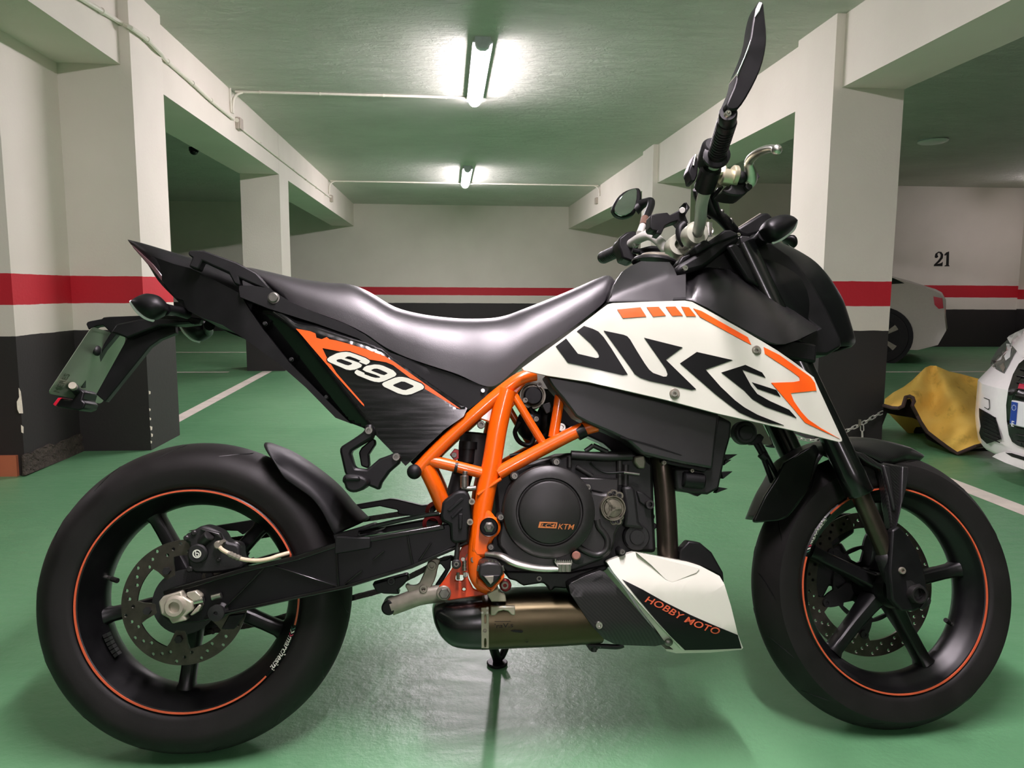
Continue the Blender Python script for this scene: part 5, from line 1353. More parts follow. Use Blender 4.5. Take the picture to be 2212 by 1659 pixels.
def wpw(x, y):
    # white panel: gently bowed, upper edge leaning in, nose tapering
    u = (x-1127)/(1820-1127)
    top = np.interp(x, [1127, 1315, 1480, 1760, 1820], [795, 656, 650, 815, 955])
    return 0.166+0.034*math.sin(math.pi*min(max(u, 0), 1)*0.8+0.15)-0.007*math.exp(-max(y-top, 0)/30.0)
WP = A((80, 742), (350, 545), (618, 342), (650, 334), (900, 324), (1105, 318), (1150, 326), (1250, 380), (1450, 492), (1600, 580), (1690, 635), (1800, 712), (1915, 800), (1950, 880), (2092, 1188), (2092, 1202), (2075, 1207), (1730, 1122), (1310, 1028), (1000, 946), (500, 830), (240, 790), (92, 757))
wp_ = patch('white_panel', WP, wpw, 0.010, MT['white'], bike, 22, bevel=0.003, sharp=40, label='white side panel with black and orange lettering')
mw = mirror_copy(wp_, bike); mw['label'] = 'far white side panel'
LET = [A((293, 605), (358, 556), (432, 652), (545, 679), (562, 676), (566, 664), (555, 640), (510, 585), (427, 510), (470, 477), (525, 495), (560, 512), (592, 545), (640, 615), (745, 782), (715, 787), (369, 708)),
       A((595, 507), (720, 533), (742, 542), (760, 562), (800, 630), (850, 710), (880, 752), (905, 773), (970, 796), (990, 795), (997, 780), (985, 745), (940, 680), (850, 552), (1090, 612), (985, 690), (1175, 875), (1148, 880), (880, 822), (825, 803), (790, 780), (760, 735)),
       A((1075, 712), (1180, 641), (1405, 692), (1235, 752), (1330, 860), (1420, 945), (1480, 990), (1560, 1035), (1728, 1102), (1640, 1090), (1540, 1062), (1450, 1022), (1380, 970), (1300, 908)),
       A((1335, 770), (1485, 722), (1590, 770), (1612, 803), (1465, 752), (1520, 852), (1560, 905), (1640, 950), (1760, 1004), (1807, 1056), (1610, 985), (1530, 938), (1480, 885)),
       A((1528, 832), (1680, 880), (1706, 922), (1562, 872))]
for q in LET: decal('panel_letter', [q], wpw, MT['decal_black'], wp_, 0.0016, 22)
ORG = [A((1600, 610), (1700, 660), (1895, 798), (1922, 835), (1933, 884), (1770, 900), (1790, 950), (1835, 1015), (1880, 1065), (1960, 1120), (2078, 1187), (1960, 1132), (1860, 1085), (1790, 1000), (1648, 835), (1790, 830), (1828, 822), (1825, 800), (1780, 765), (1608, 652)),
       A((680, 374), (825, 360), (862, 418), (715, 428)), A((865, 359), (940, 357), (985, 412), (905, 418)), A((985, 357), (1045, 355), (1092, 412), (1025, 414)), A((1083, 356), (1130, 360), (1175, 416), (1115, 416)),
       A((1158, 367), (1210, 384), (1500, 548), (1522, 596), (1430, 547), (1200, 420))]
for q in ORG: decal('panel_stripe', [q], wpw, MT['decal_orange'], wp_, 0.0016, 22)
for q, r in (((1557, 630), 10), ((1042, 902), 11)):
    px_, py_ = A(q)[0]
    bm = NB(); add_disc(bm, px_, py_, wpw(px_, py_)+0.003, r, 0.006, ch=0.001); mk('washer', bm, MT['greyalu'], wp_)
    bolt(px_, py_, wpw(px_, py_)+0.007, r*0.62, wp_, MT['steel'])
lc = plate('lower_side_cover', A((225, 785), (450, 815), (700, 868), (1000, 935), (1322, 1030), (1300, 1200), (1282, 1375), (1255, 1372), (1100, 1345), (1000, 1322), (840, 1282), (745, 1200), (640, 1150), (500, 1092), (420, 1050), (330, 930), (270, 862)), 0.158, 0.09, MT['satin'], bike, 0.005, label='dark grey cover under the white panel')
plate('cover_groove', A((700, 1170), (900, 1225), (1090, 1290), (1080, 1292), (890, 1235), (700, 1180)), 0.1592, 0.157, MT['decal_black'], lc, 0.0)
mirror_copy(lc, bike)
rad = plate('radiator', A((1310, 1035), (1402, 1082), (1392, 1180), (1365, 1275), (1340, 1400), (1320, 1500), (1250, 1538), (1140, 1530), (1052, 1508), (1040, 1375), (1255, 1375)), 0.13, -0.13, MT['engine_black'], bike, 0.005)
for q in (((1350, 1285), (1437, 1284), (1370, 1325)), ((1335, 1395), (1406, 1392), (1345, 1440)), ((1318, 1490), (1376, 1500), (1300, 1530)), ((1360, 1325), (1400, 1318), (1350, 1355)), ((1140, 1530), (1185, 1550), (1210, 1535))):
    plate('radiator_spike', A(*q), 0.12, 0.10, MT['plastic'], rad, 0.001)
bm = NB(); add_cyl(bm, U(*A((1090, 1440))[0], 0.135), U(*A((1225, 1455))[0], 0.135), 0.016, 18, ch=0.003); mk('radiator_pipe', bm, MT['plastic'], rad)
plate('radiator_bracket', A((960, 1310), (1250, 1370), (1230, 1400), (1000, 1345), (960, 1340)), 0.14, 0.12, MT['plastic'], rad, 0.002)
bolt(*A((975, 1338))[0], 0.145, 5, rad, MT['greyalu']); bolt(*A((1152, 1388))[0], 0.145, 4, rad, MT['greyalu'])
bm = NB(); add_disc(bm, *F((60, 170))[0], 0.06, 25, 0.03, ch=0.004); add_disc(bm, *F((60, 170))[0], 0.064, 16, 0.03, ch=0.002); mk('horn', bm, MT['engine_black'], bike)
plate('horn_bracket', F((95, 255), (160, 190), (210, 180), (250, 215), (210, 300), (110, 300)), 0.05, 0.03, MT['plastic'], bike, 0.002)
bm = NB(); tube_px(bm, F((160, 290), (230, 420), (330, 690)), [.05, .05, .04], 0.0055, 10); tube_px(bm, F((200, 280), (270, 410), (390, 640)), [.05, .05, .04], 0.0055, 10)
add_cyl(bm, U(*F((215, 390))[0], 0.05), U(*F((265, 440))[0], 0.05), 0.010, 12); mk('front_brake_line', bm, MT['plastic'], bike)

# ------------------------------------------------------------------ fork and front end (turns with the bars)
steer = bike
def leg_axis(sgn):
    a = to_loc(U(1922, 1215, 0.1, 's'), 's'); b = to_loc(U(1596, 531, 0.1, 's'), 's'); m_ = to_loc(U(1858, 1066, 0.1, 's'), 's')
    fl = lambda p: st2b((p[0], -0.1*sgn, p[2]))
    return fl(a), fl(b), fl(m_)
for sgn in (1, -1):
    a, b, m_ = leg_axis(sgn)
    up_ = (b-a)/np.linalg.norm(b-a)
    bm = NB(); add_lathe(bm, m_, up_, [(0.0, 0.0), (0.028, 0.0), (0.0295, 0.004), (0.0295, 0.05), (0.0278, 0.056), (0.0278, np.linalg.norm(b-m_)), (0, np.linalg.norm(b-m_))], 36)
    leg = mk('fork_leg', bm, MT['gloss'], bike, sharp=40)
    bm = NB(); add_cyl(bm, a-up_*0.03, m_+up_*0.02, 0.0195, 30); mk('fork_stanchion', bm, MT['header'], leg)
    bm = NB(); cfoot = a-up_*0.02; axl = st2b((WB, -0.1*sgn, 0.30))
    add_tube(bm, [a+up_*0.012, a-up_*0.03, axl*0.6+a*0.4-up_*0.03, axl], [0.024, 0.027, 0.034, 0.036], 20, round_=True)
    mk('fork_foot', bm, MT['engine_black'], leg)
    if sgn == 1:
        plate('fork_guard', W((740, 310), (790, 280), (860, 355), (930, 480), (968, 600), (988, 720), (1005, 790), (960, 850), (900, 880), (810, 880), (740, 800), (720, 600)), 0.128, 0.108, MT['plastic'], leg, 0.004, fr='s')
        c = U(*W((935, 765))[0], 0.145, 's'); n_ = ydir('s')
        bm = NB(); add_lathe(bm, c-n_*0.05, n_, [(0.0135, 0.0), (0.0135, 0.05), (0.0165, 0.05), (0.018, 0.046), (0.018, 0.0)], 32, True); mk('axle_end', bm, MT['engine'], leg)
        bm = NB(); add_cyl(bm, c-n_*0.05, c-n_*0.02, 0.0138, 24); mk('axle_bore', bm, MT['decal_black'], leg)
        bolt(*W((816, 595))[0], 0.133, 7, leg, MT['greyalu'], fr='s')
        plate('axle_pinch', W((930, 860), (1000, 780), (1018, 800), (1010, 830), (960, 870)), 0.13, 0.10, MT['engine_black'], leg, 0.002, fr='s')
bm = NB(); add_cyl(bm, st2b((WB, -0.11, 0.30)), st2b((WB, 0.11, 0.30)), 0.02, 20); mk('front_axle', bm, MT['engine_black'], fwm)
fc_ = plate('front_caliper', W((110, 480), (160, 380), (260, 240), (350, 200), (470, 190), (480, 330), (350, 420), (200, 520), (130, 640)), -0.062, -0.11, MT['engine_black'], bike, 0.006, fr='s')
plate('caliper_bracket', W((160, 430), (470, 600), (540, 640), (500, 760), (300, 700), (250, 800), (100, 700)), -0.06, -0.075, MT['engine_black'], fc_, 0.004, fr='s')
# clamps
for hgt, w, nm in ((None, 0.0, 'upper'),):
    tc = plate('upper_fork_clamp', BR((1055, 1245), (1095, 1130), (1200, 1075), (1330, 1000), (1500, 870), (1740, 690), (1800, 685), (1865, 735), (1895, 830), (1720, 930), (1560, 1075), (1420, 1180), (1210, 1235)), 0.125, -0.125, MT['plastic_matte'], bike, 0.008, fr='s')
    plate('clamp_cap', BR((1290, 905), (1440, 810), (1480, 840), (1690, 690), (1770, 685), (1860, 730), (1880, 760), (1500, 905), (1340, 1000)), 0.13, 0.07, MT['plastic_matte'], tc, 0.006, fr='s')
plate('headstock_cover', BR((1062, 1244), (1190, 1236), (1500, 1190), (1800, 1250), (1960, 1330), (2000, 1340), (1890, 850), (1740, 920), (1560, 1040), (1400, 1120), (1250, 1150)), 0.10, -0.10, MT['plastic'], bike, 0.004)
bolt(*BR((1190, 1176))[0], 0.133, 6, tc, MT['steel'], fr='s')
plate('clamp_tab', BR((1090, 1115), (1150, 1030), (1290, 980), (1320, 1005), (1200, 1080), (1110, 1150)), 0.10, 0.06, MT['plastic'], tc, 0.003, fr='s')
a, b, m_ = leg_axis(1); up_ = (b-a)/np.linalg.norm(b-a)
ca = to_loc(b-up_*0.24, 's')
bm = NB(); 
ring = []
q = [(ca[0]-0.09, ca[2]-0.02), (ca[0]+0.045, ca[2]-0.04), (ca[0]+0.05, ca[2]), (ca[0]-0.085, ca[2]+0.025)]
add_rings(bm, [[st2b((x, y, z)) for x, z in q] for y in (-0.135, 0.135)]); mk('lower_fork_clamp', bm, MT['plastic'], bike, 0.006)
bm = NB(); add_cyl(bm, st2b((ca[0]-0.06, 0, ca[2]-0.03)), st2b((ca[0]-0.06-0.19*math.sin(RAKE), 0, ca[2]-0.03+0.24)), 0.028, 24); mk('steering_head', bm, MT['plastic'], bike)
plate('tube_cover', HD((470, 370), (560, 330), (640, 400), (850, 830), (770, 790), (690, 745)), 0.135, 0.12, MT['plastic'], bike, 0.006, fr='s')
# headlamp mask
mask_c = HD((1040, 312), (1200, 388), (1330, 470), (1455, 562), (1560, 680), (1650, 800), (1752, 965), (1800, 1080), (1890, 1345), (1915, 1440), (1880, 1490))
mask_e = HD((860, 300), (800, 380), (790, 470), (810, 600), (860, 760), (930, 860), (1060, 1010), (1150, 1120), (1270, 1350), (1290, 1480), (1300, 1540))
mask = ushell('headlamp_mask', list(zip(mask_c, mask_e)), [.05, .075, .095, .11, .12, .12, .115, .11, .10, .095, .09], MT['mask'], bike, 20, 0.004, 's', wc=0.028, p=2.6, label='gloss black headlamp mask')
plate('mask_cheek', HD((640, 370), (760, 320), (960, 320), (1180, 470), (1420, 760), (1600, 1080), (1750, 1400), (1760, 1500), (1600, 1590), (1420, 1590), (1270, 1530), (1200, 1450), (1480, 1290), (1100, 1000), (840, 830), (770, 620), (700, 450)), 0.10, 0.05, MT['plastic'], mask, 0.006, fr='s')
dash = plate('dashboard', HD((572, 178), (850, 2), (930, -12), (990, 45), (870, 215), (700, 262), (640, 240)), 0.06, -0.07, MT['plastic'], bike, 0.006, fr='s')
plate('dash_face', HD((575, 172), (840, 0), (860, 4), (600, 185)), 0.055, -0.065, MT['greyalu'], dash, 0.001, fr='s')
plate('dash_mount', HD((605, 270), (640, 250), (740, 262), (860, 215), (880, 240), (640, 360)), 0.075, 0.03, MT['satin'], bike, 0.003, fr='s')
bolt(*HD((602, 240))[0], 0.08, 4, dash, MT['steel'], fr='s')
fi = pod('front_indicator', HD((1250, 88), (1170, 38), (1080, 26), (960, 55), (880, 110), (855, 170), (850, 190)), HD((1246, 100), (1190, 200), (1085, 285), (985, 332), (920, 300), (880, 240), (858, 205)), 0.15, 0.03, HD((1246, 92), (1215, 180), (1150, 240), (1070, 295), (982, 331)), bike, fr='s')
bm = NB(); tube_px(bm, HD((900, 240), (840, 300), (780, 320)), [.14, .11, .08], 0.016, 12, fr='s'); mk('indicator_stalk', bm, MT['plastic'], fi)
f2 = pod('front_indicator', HD((1090, 290), (1130, 262), (1180, 255), (1215, 290), (1240, 350)), HD((1105, 310), (1150, 345), (1185, 380), (1215, 395), (1240, 375)), -0.15, 0.025, HD((1110, 280), (1165, 340), (1210, 392)), bike, fr='s')
f2['label'] = 'far front indicator behind the headlamp mask'
# front mudguard
mg_c = F((140, 1088), (255, 835), (360, 650), (460, 480), (640, 370), (820, 280), (1080, 224), (1300, 228), (1500, 258), (1730, 318), (1850, 360), (1962, 406))
mg_e = F((330, 1105), (500, 1050), (690, 800), (760, 620), (850, 430), (930, 380), (1080, 330), (1240, 370), (1400, 440), (1520, 500), (1640, 515), (1860, 480))
mud = ushell('front_mudguard', list(zip(mg_c, mg_e)), [.05, .066, .07, .072, .075, .075, .075, .075, .075, .072, .05, .02], MT['carbon'], bike, 16, 0.003, 's', wc=0.018, p=3.4, label='dark carbon front mudguard')
plate('mudguard_leg', F((1180, 352), (1300, 382), (1490, 500), (1530, 485), (1720, 520), (1772, 530), (1772, 690), (1725, 850), (1690, 1010), (1640, 1215), (1590, 1200), (1575, 1080), (1540, 850), (1520, 690), (1480, 560), (1350, 500), (1200, 400)), 0.085, 0.06, MT['carbon'], mud, 0.004, fr='s')
plate('leg_ridge', F((1705, 525), (1770, 530), (1768, 680), (1640, 1190), (1690, 900)), 0.092, 0.08, MT['satin'], mud, 0.004, fr='s')
plate('leg_ridge', F((1500, 505), (1575, 525), (1640, 960), (1620, 1010), (1560, 760)), 0.092, 0.08, MT['satin'], mud, 0.004, fr='s')
plate('mudguard_stay', F((150, 1120), (140, 1092), (260, 835), (380, 650), (460, 490), (780, 290), (800, 300), (830, 350), (820, 380), (770, 560), (730, 730), (690, 800), (500, 1050), (400, 1100)), 0.078, 0.066, MT['gloss'], mud, 0.003, fr='s')

# ------------------------------------------------------------------ handlebar and controls
gripR0, gripR1 = U(1571, 262, 0.42, 's'), U(1545, 345, 0.29, 's')
bm = NB()
bar_pts = [U(*p, w, 's') for p, w in (((1571, 262), .42), ((1547, 340), .30), ((1524, 410), .22), ((1516, 440), .17), ((1513, 475), .115), ((1505, 505), .06), ((1490, 520), .0), ((1465, 536), -.06), ((1440, 538), -.085), ((1425, 522), -.12), ((1405, 509), -.15), ((1385, 513), -.185), ((1350, 535), -.28), ((1302, 557), -.42))]
add_tube(bm, catmull(bar_pts, 6), 0.0125, 18)
hb = mk('handlebar', bm, MT['bar'], bike, sharp=60)
def grip(a, b, parent):
    a = np.asarray(a); b = np.asarray(b); d = (b-a); L = np.linalg.norm(d)
    prof = [(0, 0), (0.0165, 0), (0.0175, 0.004)]
    n = 11
    for i in range(n):
        h = 0.012+(L-0.03)*i/n
        prof += [(0.0175, h), (0.0175, h+(L-0.03)/n*0.6), (0.0158, h+(L-0.03)/n*0.68), (0.0158, h+(L-0.03)/n*0.95)]
    prof += [(0.0175, L-0.012), (0.025, L-0.010), (0.025, L-0.003), (0.0165, L), (0, L)]
    bm = NB(); add_lathe(bm, a, d, prof, 24)
    return mk('grip', bm, MT['plastic'], parent, sharp=40)
grip(bar_pts[0], bar_pts[1], hb); grip(bar_pts[-1], bar_pts[-2]*0.9+bar_pts[-1]*0.1, hb)
# throttle tube collar and right switch box
ax_ = (bar_pts[1]-bar_pts[2]); ax_ /= np.linalg.norm(ax_)
c = U(1541, 322, 0.295, 's')
bm = NB(); add_lathe(bm, c-ax_*0.03, ax_, [(0, -0.012), (0.021, -0.012), (0.024, 0.0), (0.0245, 0.02), (0.023, 0.036), (0.017, 0.042), (0, 0.042)], 28)
sw = mk('throttle_housing', bm, MT['plastic_matte'], hb, sharp=45)
q0, q1 = U(1537, 360, 0.277, 's'), U(1521, 408, 0.222, 's')
bm = NB(); add_cyl(bm, q0, q1, 0.0205, 24, ch=0.004); mk('switch_box', bm, MT['plastic'], hb)
plate('switch_rocker', LV((40, 1050), (60, 980), (140, 800), (165, 870), (180, 960), (170, 1090), (130, 1180), (80, 1180), (60, 1090)), 0.24, 0.21, MT['plastic'], hb, 0.003, fr='s')
bm = NB(); tube_px(bm, LV((110, 970), (140, 830), (170, 900)), .242, 0.002, 8, fr='s'); mk('switch_edge', bm, MT['steel'], hb)
# front brake master cylinder and lever
bm = NB(); add_cyl(bm, U(*LV((470, 1110))[0], 0.24, 's'), U(*LV((690, 1150))[0], 0.24, 's'), 0.0165, 22, ch=0.003)
add_cyl(bm, U(*LV((620, 1095))[0], 0.245, 's'), U(*LV((690, 1105))[0], 0.245, 's'), 0.0195, 22, ch=0.002)
add_cyl(bm, U(*LV((430, 1200))[0], 0.2, 's'), U(*LV((470, 1000))[0], 0.25, 's'), 0.013, 16, ch=0.003)
fmc = mk('front_master_cylinder', bm, simple('champagne_metal', (206, 200, 172), 0.35, metal=0.7), hb, sharp=40)
plate('lever_pivot', LV((600, 1180), (700, 1140), (800, 1130), (900, 1180), (930, 1230), (860, 1290), (780, 1370), (690, 1370), (600, 1360), (510, 1330), (490, 1280), (600, 1290)), 0.245, 0.20, MT['engine_black'], hb, 0.004, fr='s', rnd=1)
bm = NB(); add_ball(bm, U(*LV((740, 1130))[0], 0.25, 's'), (0.014, 0.012, 0.013)); mk('lever_boot', bm, MT['plastic'], hb)
lever_pts = [U(*p, w, 's') for p, w in zip(LV((800, 1220), (860, 1170), (870, 1060), (848, 950), (870, 880), (950, 810), (1080, 755), (1180, 742), (1215, 760)), (.245, .25, .262, .275, .29, .32, .355, .385, .40))]
bm = NB(); add_tube(bm, catmull(lever_pts, 6), list(np.interp(np.linspace(0, 1, 49), [0, .15, .4, 1], [.010, .0105, .007, .0062])), 14, flat=1.3)
add_ball(bm, lever_pts[-1], (0.0095, 0.0095, 0.0095)); lv = mk('brake_lever', bm, MT['alu'], hb, sharp=60)
bm = NB(); add_cyl(bm, U(*LV((930, 1080))[0], 0.25, 's'), U(*LV((965, 1140))[0], 0.25, 's'), 0.005, 10); add_disc(bm, *LV((850, 1245))[0], 0.256, 7, 0.01, fr='s'); mk('lever_bolt', bm, MT['engine_black'], lv)
# cables from the switch box down to the headstock
bm = NB()
tube_px(bm, LV((130, 1290), (150, 1400), (230, 1530), (330, 1659)), [.19, .17, .14, .11], 0.0045, 10, fr='s')
tube_px(bm, LV((200, 1270), (260, 1400), (330, 1560)) + K9((850, 920), (960, 1040)), [.18, .16, .13, .10, .06], 0.012, 14, fr='s')
tube_px(bm, LV((320, 1280), (370, 1420), (430, 1600)) + K9((900, 930), (1010, 1050)), [.18, .15, .12, .09, .06], 0.009, 14, fr='s')
tube_px(bm, LV((480, 1250), (380, 1380)), [.2, .17], 0.0045, 10, fr='s')
mk('control_cable', bm, MT['plastic'], hb)
bm = NB(); add_ball(bm, U(*K9((875, 862))[0], 0.11, 's'), (0.005, 0.005, 0.005)); add_ball(bm, U(*K9((972, 965))[0], 0.08, 's'), (0.005, 0.005, 0.008)); mk('cable_clip', bm, MT['bolt'], hb)
# clamps that hold the bar
for (px_, py_, w, nm) in ((1500, 508, 0.055, 0), (1462, 533, -0.055, 1)):
    c = U(px_, py_, w, 's'); t_ = bar_pts[5]-bar_pts[7]; t_ /= np.linalg.norm(t_)
    bm = NB(); add_lathe(bm, c-t_*0.02, t_, [(0.012, 0), (0.024, 0), (0.0265, 0.004), (0.0265, 0.036), (0.024, 0.04), (0.012, 0.04)], 28, True)
    bc = mk('bar_clamp', bm, simple('pale_clamp_metal', (188, 190, 172), 0.4, metal=0.5), hb, sharp=40)
    dn_ = st2b((0, 0, 0)); d2 = ST_R@np.array([math.sin(RAKE), 0, -math.cos(RAKE)])
    bm = NB(); add_cyl(bm, c+d2*0.01, c+d2*0.06, 0.019, 20); mk('bar_riser', bm, MT['greyalu'], bc)
bm = NB(); c = U(1530, 510, 0.03, 's'); add_cyl(bm, c, c+np.array([0.0, 0, 0.03]), 0.009, 12); tube_px(bm, BR((1500, 690), (1520, 670), (1540, 700), (1525, 740)), .03, 0.003, 8, fr='s'); mk('ignition_key', bm, MT['steel'], tc)
# phone holder behind the clamps
ph = plate('phone_holder', BR((735, 660), (745, 500), (820, 480), (960, 465), (990, 500), (1100, 440), (1140, 400), (1200, 420), (1200, 360), (1165, 345), (1200, 330), (1250, 400), (1190, 500), (1230, 600), (1150, 640), (1090, 570), (1000, 600), (930, 640), (880, 750), (810, 730), (830, 700), (760, 690)), -0.05, -0.085, MT['plastic'], hb, 0.004, fr='s')
bm = NB(); add_cyl(bm, U(*BR((1148, 440))[0], -0.03, 's'), U(*BR((1148, 440))[0], -0.05, 's'), 0.007, 16, ch=0.001); mk('holder_knob', bm, MT['bar'], ph)
bm = NB(); tube_px(bm, BR((1180, 620), (1120, 680), (1130, 800), (1190, 880)), -.02, 0.010, 12, fr='s'); mk('holder_arm', bm, MT['plastic'], ph)
# left switchgear, seen beyond the tank
plate('left_switch_box', BR((340, 790), (440, 715), (540, 695), (590, 740), (600, 880), (560, 1000), (590, 1040), (500, 1095), (380, 1050), (360, 960), (330, 880)), -0.24, -0.29, MT['plastic'], hb, 0.006, fr='s')
plate('mirror_clamp', BR((580, 770), (600, 730), (640, 700), (625, 800), (600, 890), (550, 905), (525, 850)), -0.205, -0.225, MT['bar'], hb, 0.003, fr='s')
bm = NB(); tube_px(bm, BR((510, 950), (600, 965), (760, 930), (900, 960), (980, 1030)), -.2, 0.007, 10, fr='s'); tube_px(bm, BR((600, 1000), (760, 1000), (900, 1010), (970, 1050)), -.2, 0.009, 10, fr='s'); mk('clutch_cable', bm, MT['plastic'], hb)
# left mirror
mo = plate('left_mirror', BR((258, 400), (290, 330), (335, 255), (420, 185), (500, 155), (560, 142), (600, 145), (630, 185), (640, 260), (632, 340), (570, 390), (555, 480), (470, 515), (390, 528), (310, 500), (262, 440)), -0.355, -0.385, MT['plastic'], bike, 0.008, fr='s', rnd=1)
plate('mirror_glass', BR((280, 425), (300, 370), (345, 285), (430, 205), (500, 170), (555, 158), (572, 200), (562, 330), (520, 450), (390, 520), (300, 480)), -0.352, -0.358, MT['mirror'], mo, 0.001, fr='s', rnd=1)
bm = NB(); tube_px(bm, BR((540, 430), (620, 370), (690, 335), (745, 325), (745, 380), (700, 500), (680, 560)), [-.37, -.36, -.34, -.32, -.31, -.29, -.28], [.018, .014, .011, .0105, .0105, .0105, .0105], 14, fr='s'); mk('mirror_arm', bm, MT['plastic'], mo)
bm = NB(); tube_px(bm, BR((672, 545), (650, 640)), [-.28, -.26], .0112, 14, fr='s'); mk('arm_sleeve', bm, simple('worn_brown_sleeve', (92, 66, 52), 0.6), mo)
bm = NB(); tube_px(bm, BR((640, 640), (600, 740)), [-.26, -.23], .009, 14, fr='s'); mk('arm_foot', bm, MT['bar'], mo)
# right bar-end mirror, edge on
rmo = plate('right_mirror', K4((935, 690), (970, 610), (1000, 540), (1012, 470), (1060, 360), (1098, 255), (1115, 130), (1132, 60), (1152, 12), (1165, 2), (1184, 10), (1192, 90), (1206, 215), (1200, 310), (1175, 420), (1130, 525), (1060, 650), (1010, 710)), 0.462, 0.43, MT['plastic'], bike, 0.008, fr='s', rnd=1)
plate('mirror_glass', K4((1014, 470), (1062, 362), (1098, 262), (1102, 250), (1090, 310), (1040, 430), (1018, 490)), 0.464, 0.43, MT['mirror'], rmo, 0.002, fr='s')
plate('mirror_tip', K4((1131, 108), (1140, 50), (1158, 10), (1180, 14), (1160, 70)), 0.465, 0.43, MT['lens'], rmo, 0.002, fr='s')
bm = NB(); c = U(1573, 243, 0.45, 's'); d_ = c-gripR0; add_lathe(bm, gripR0-d_*0.2, d_, [(0, 0), (0.0145, 0), (0.0155, 0.004), (0.0155, np.linalg.norm(d_)*1.2-0.004), (0.0135, np.linalg.norm(d_)*1.2), (0, np.linalg.norm(d_)*1.2)], 28)
be = mk('bar_end', bm, MT['plastic'], rmo)
bolt(1574, 243.5, 0.466, 6.5, be, MT['steel'], fr='s')
for ch in list(bike.children): pass

# ================================================================== things beyond the bike
MCARW = simple('white_car_paint', (246, 243, 242), 0.22, var=0.02, coat=0.6)
MCARG = simple('pearl_car_paint', (158, 152, 136), 0.3, var=0.03, coat=0.5)
MGLASS = simple('dark_car_glass', (14, 16, 17), 0.08, var=0.05, coat=0.5)
MLAMPG = simple('headlamp_glass', (96, 98, 96), 0.1, var=0.15, vscale=9, coat=0.6)
MBLUE = simple('plate_blue', (28, 62, 150), 0.4, var=0.02)
MPLW = simple('plate_white', (228, 230, 232), 0.35, var=0.02)
MBADGE = simple('badge_red', (176, 24, 60), 0.3, var=0.05)
def car_wheel(c, axis, r, w, parent, spin=0.3):
    c = np.asarray(c, float); axis = np.asarray(axis, float)
    bm = NB(); add_lathe(bm, c, axis, [(r*0.68, 0), (r*0.97, 0.004), (r, 0.03), (r, w-0.03), (r*0.97, w), (r*0.68, w)], 48, True)
    o = mk('wheel', bm, MT['rubber'], parent, sharp=40)
    bm = NB(); add_lathe(bm, c, axis, [(0, w-0.06), (r*0.2, w-0.03), (r*0.62, w-0.05), (r*0.62, w-0.09), (0, w-0.1)], 40)
    mk('brake_drum', bm, MT['engine_black'], o)
    u, v, d = frame_of(axis); bm = NB()
    add_lathe(bm, c, axis, [(r*0.64, w-0.03), (r*0.7, w-0.012), (r*0.72, w-0.012), (r*0.72, w-0.05), (r*0.64, w-0.06)], 40, True)
    for k_ in range(5):
        a = spin+2*math.pi*k_/5; e = u*math.cos(a)+v*math.sin(a); t_ = np.cross(d, e)
        rings = []
        for rr, h in ((0.03, r*0.08), (r*0.3, r*0.07), (r*0.68, r*0.13)):
            q = c+e*rr+d*(w-0.03)
            rings.append([q-t_*h, q+t_*h, q+t_*h*0.8+d*0.018, q-t_*h*0.8+d*0.018])
        add_rings(bm, rings)
    mk('wheel_rim', bm, MT['greyalu'], o)
    return o

# ---- white hatchback, nose towards the aisle
HX, HY, HW = 2.63, 3.15, 0.885
def hg(d): return 0.5*(abs(d)/0.9)**3
def hh(z): return (z-0.48)*0.95*(z > 0.48)+max(0, 0.27-z)*0.2
def carpt(px, py, lift=0.0):
    d = ray(px, py)
    best = None; prev = None
    for t in np.linspace(2.6, 4.6, 401):
        p = CPOS+d*t; f = p[0]-(HX+hg(min(abs(p[1]-HY), 0.9))+hh(p[2]))
        if best is None or f > best[0]: best = (f, t)
        if f >= 0: best = (0, t); break
    p = CPOS+d*best[1]
    return p+np.array([-lift, -lift*0.6, 0])
hb_car = empty('car', (HX, HY, 0)); tag(hb_car, 'white hatchback nosing out beside the yellow cloth at the right edge', 'car')
off_ = np.array([HX, HY, 0])
hprof = [(0.05, .14), (0.03, .16), (0.01, .24), (0.0, .30), (0.0, .40), (0.0, .48), (0.095, .58), (0.19, .68), (0.235, .725), (0.30, .745), (0.75, .86), (1.15, .95), (1.32, .99), (1.9, 1.33), (2.3, 1.43), (3.0, 1.42), (3.6, 1.30), (4.0, 1.02), (4.15, .9), (4.2, .5), (4.15, .25), (4.1, .17)]
ds = [-0.885, -0.86, -0.80, -0.7, -0.6, -0.45, -0.3, -0.15, 0, 0.15, 0.3, 0.45, 0.6, 0.7, 0.80, 0.86, 0.885]
bm = NB(); rows = []
for i, (x, z) in enumerate(hprof):
    fade = 1.0 if i < 9 else (0.7 if i == 9 else (0.25 if i < 13 else 0.0)); rear = 0.35 if i >= 16 else 0
    row = []
    for d in ds:
        k_ = abs(d)/0.885
        nar = 1.0 if z < 0.9 else 1.0-0.22*min((z-0.9)/0.5, 1)
        row.append(bm.verts.new((x+hg(d)*fade-rear*0.6*k_**4, d*nar, z-0.05*k_**6*(i >= 9))))
    rows.append(row)
for a, b in zip(rows[:-1], rows[1:]):
    for i in range(len(ds)-1):
        f = bm.faces.new((a[i], a[i+1], b[i+1], b[i]))
        if rows.index(a) in (12, 16) : f.material_index = 1
for i in (0, -1):
    lst = [r[i] for r in rows]
    bm.faces.new(lst if i == 0 else lst[::-1])
bm.faces.new(rows[0]+rows[-1][::-1])
body = mk('body', bm, [MCARW, MGLASS], hb_car, sharp=35)
for sy in (-1, 1):
    for xx in (0.92, 3.45):
        car_wheel((xx, sy*0.70, 0.32), (0, sy, 0), 0.32, 0.19, hb_car)
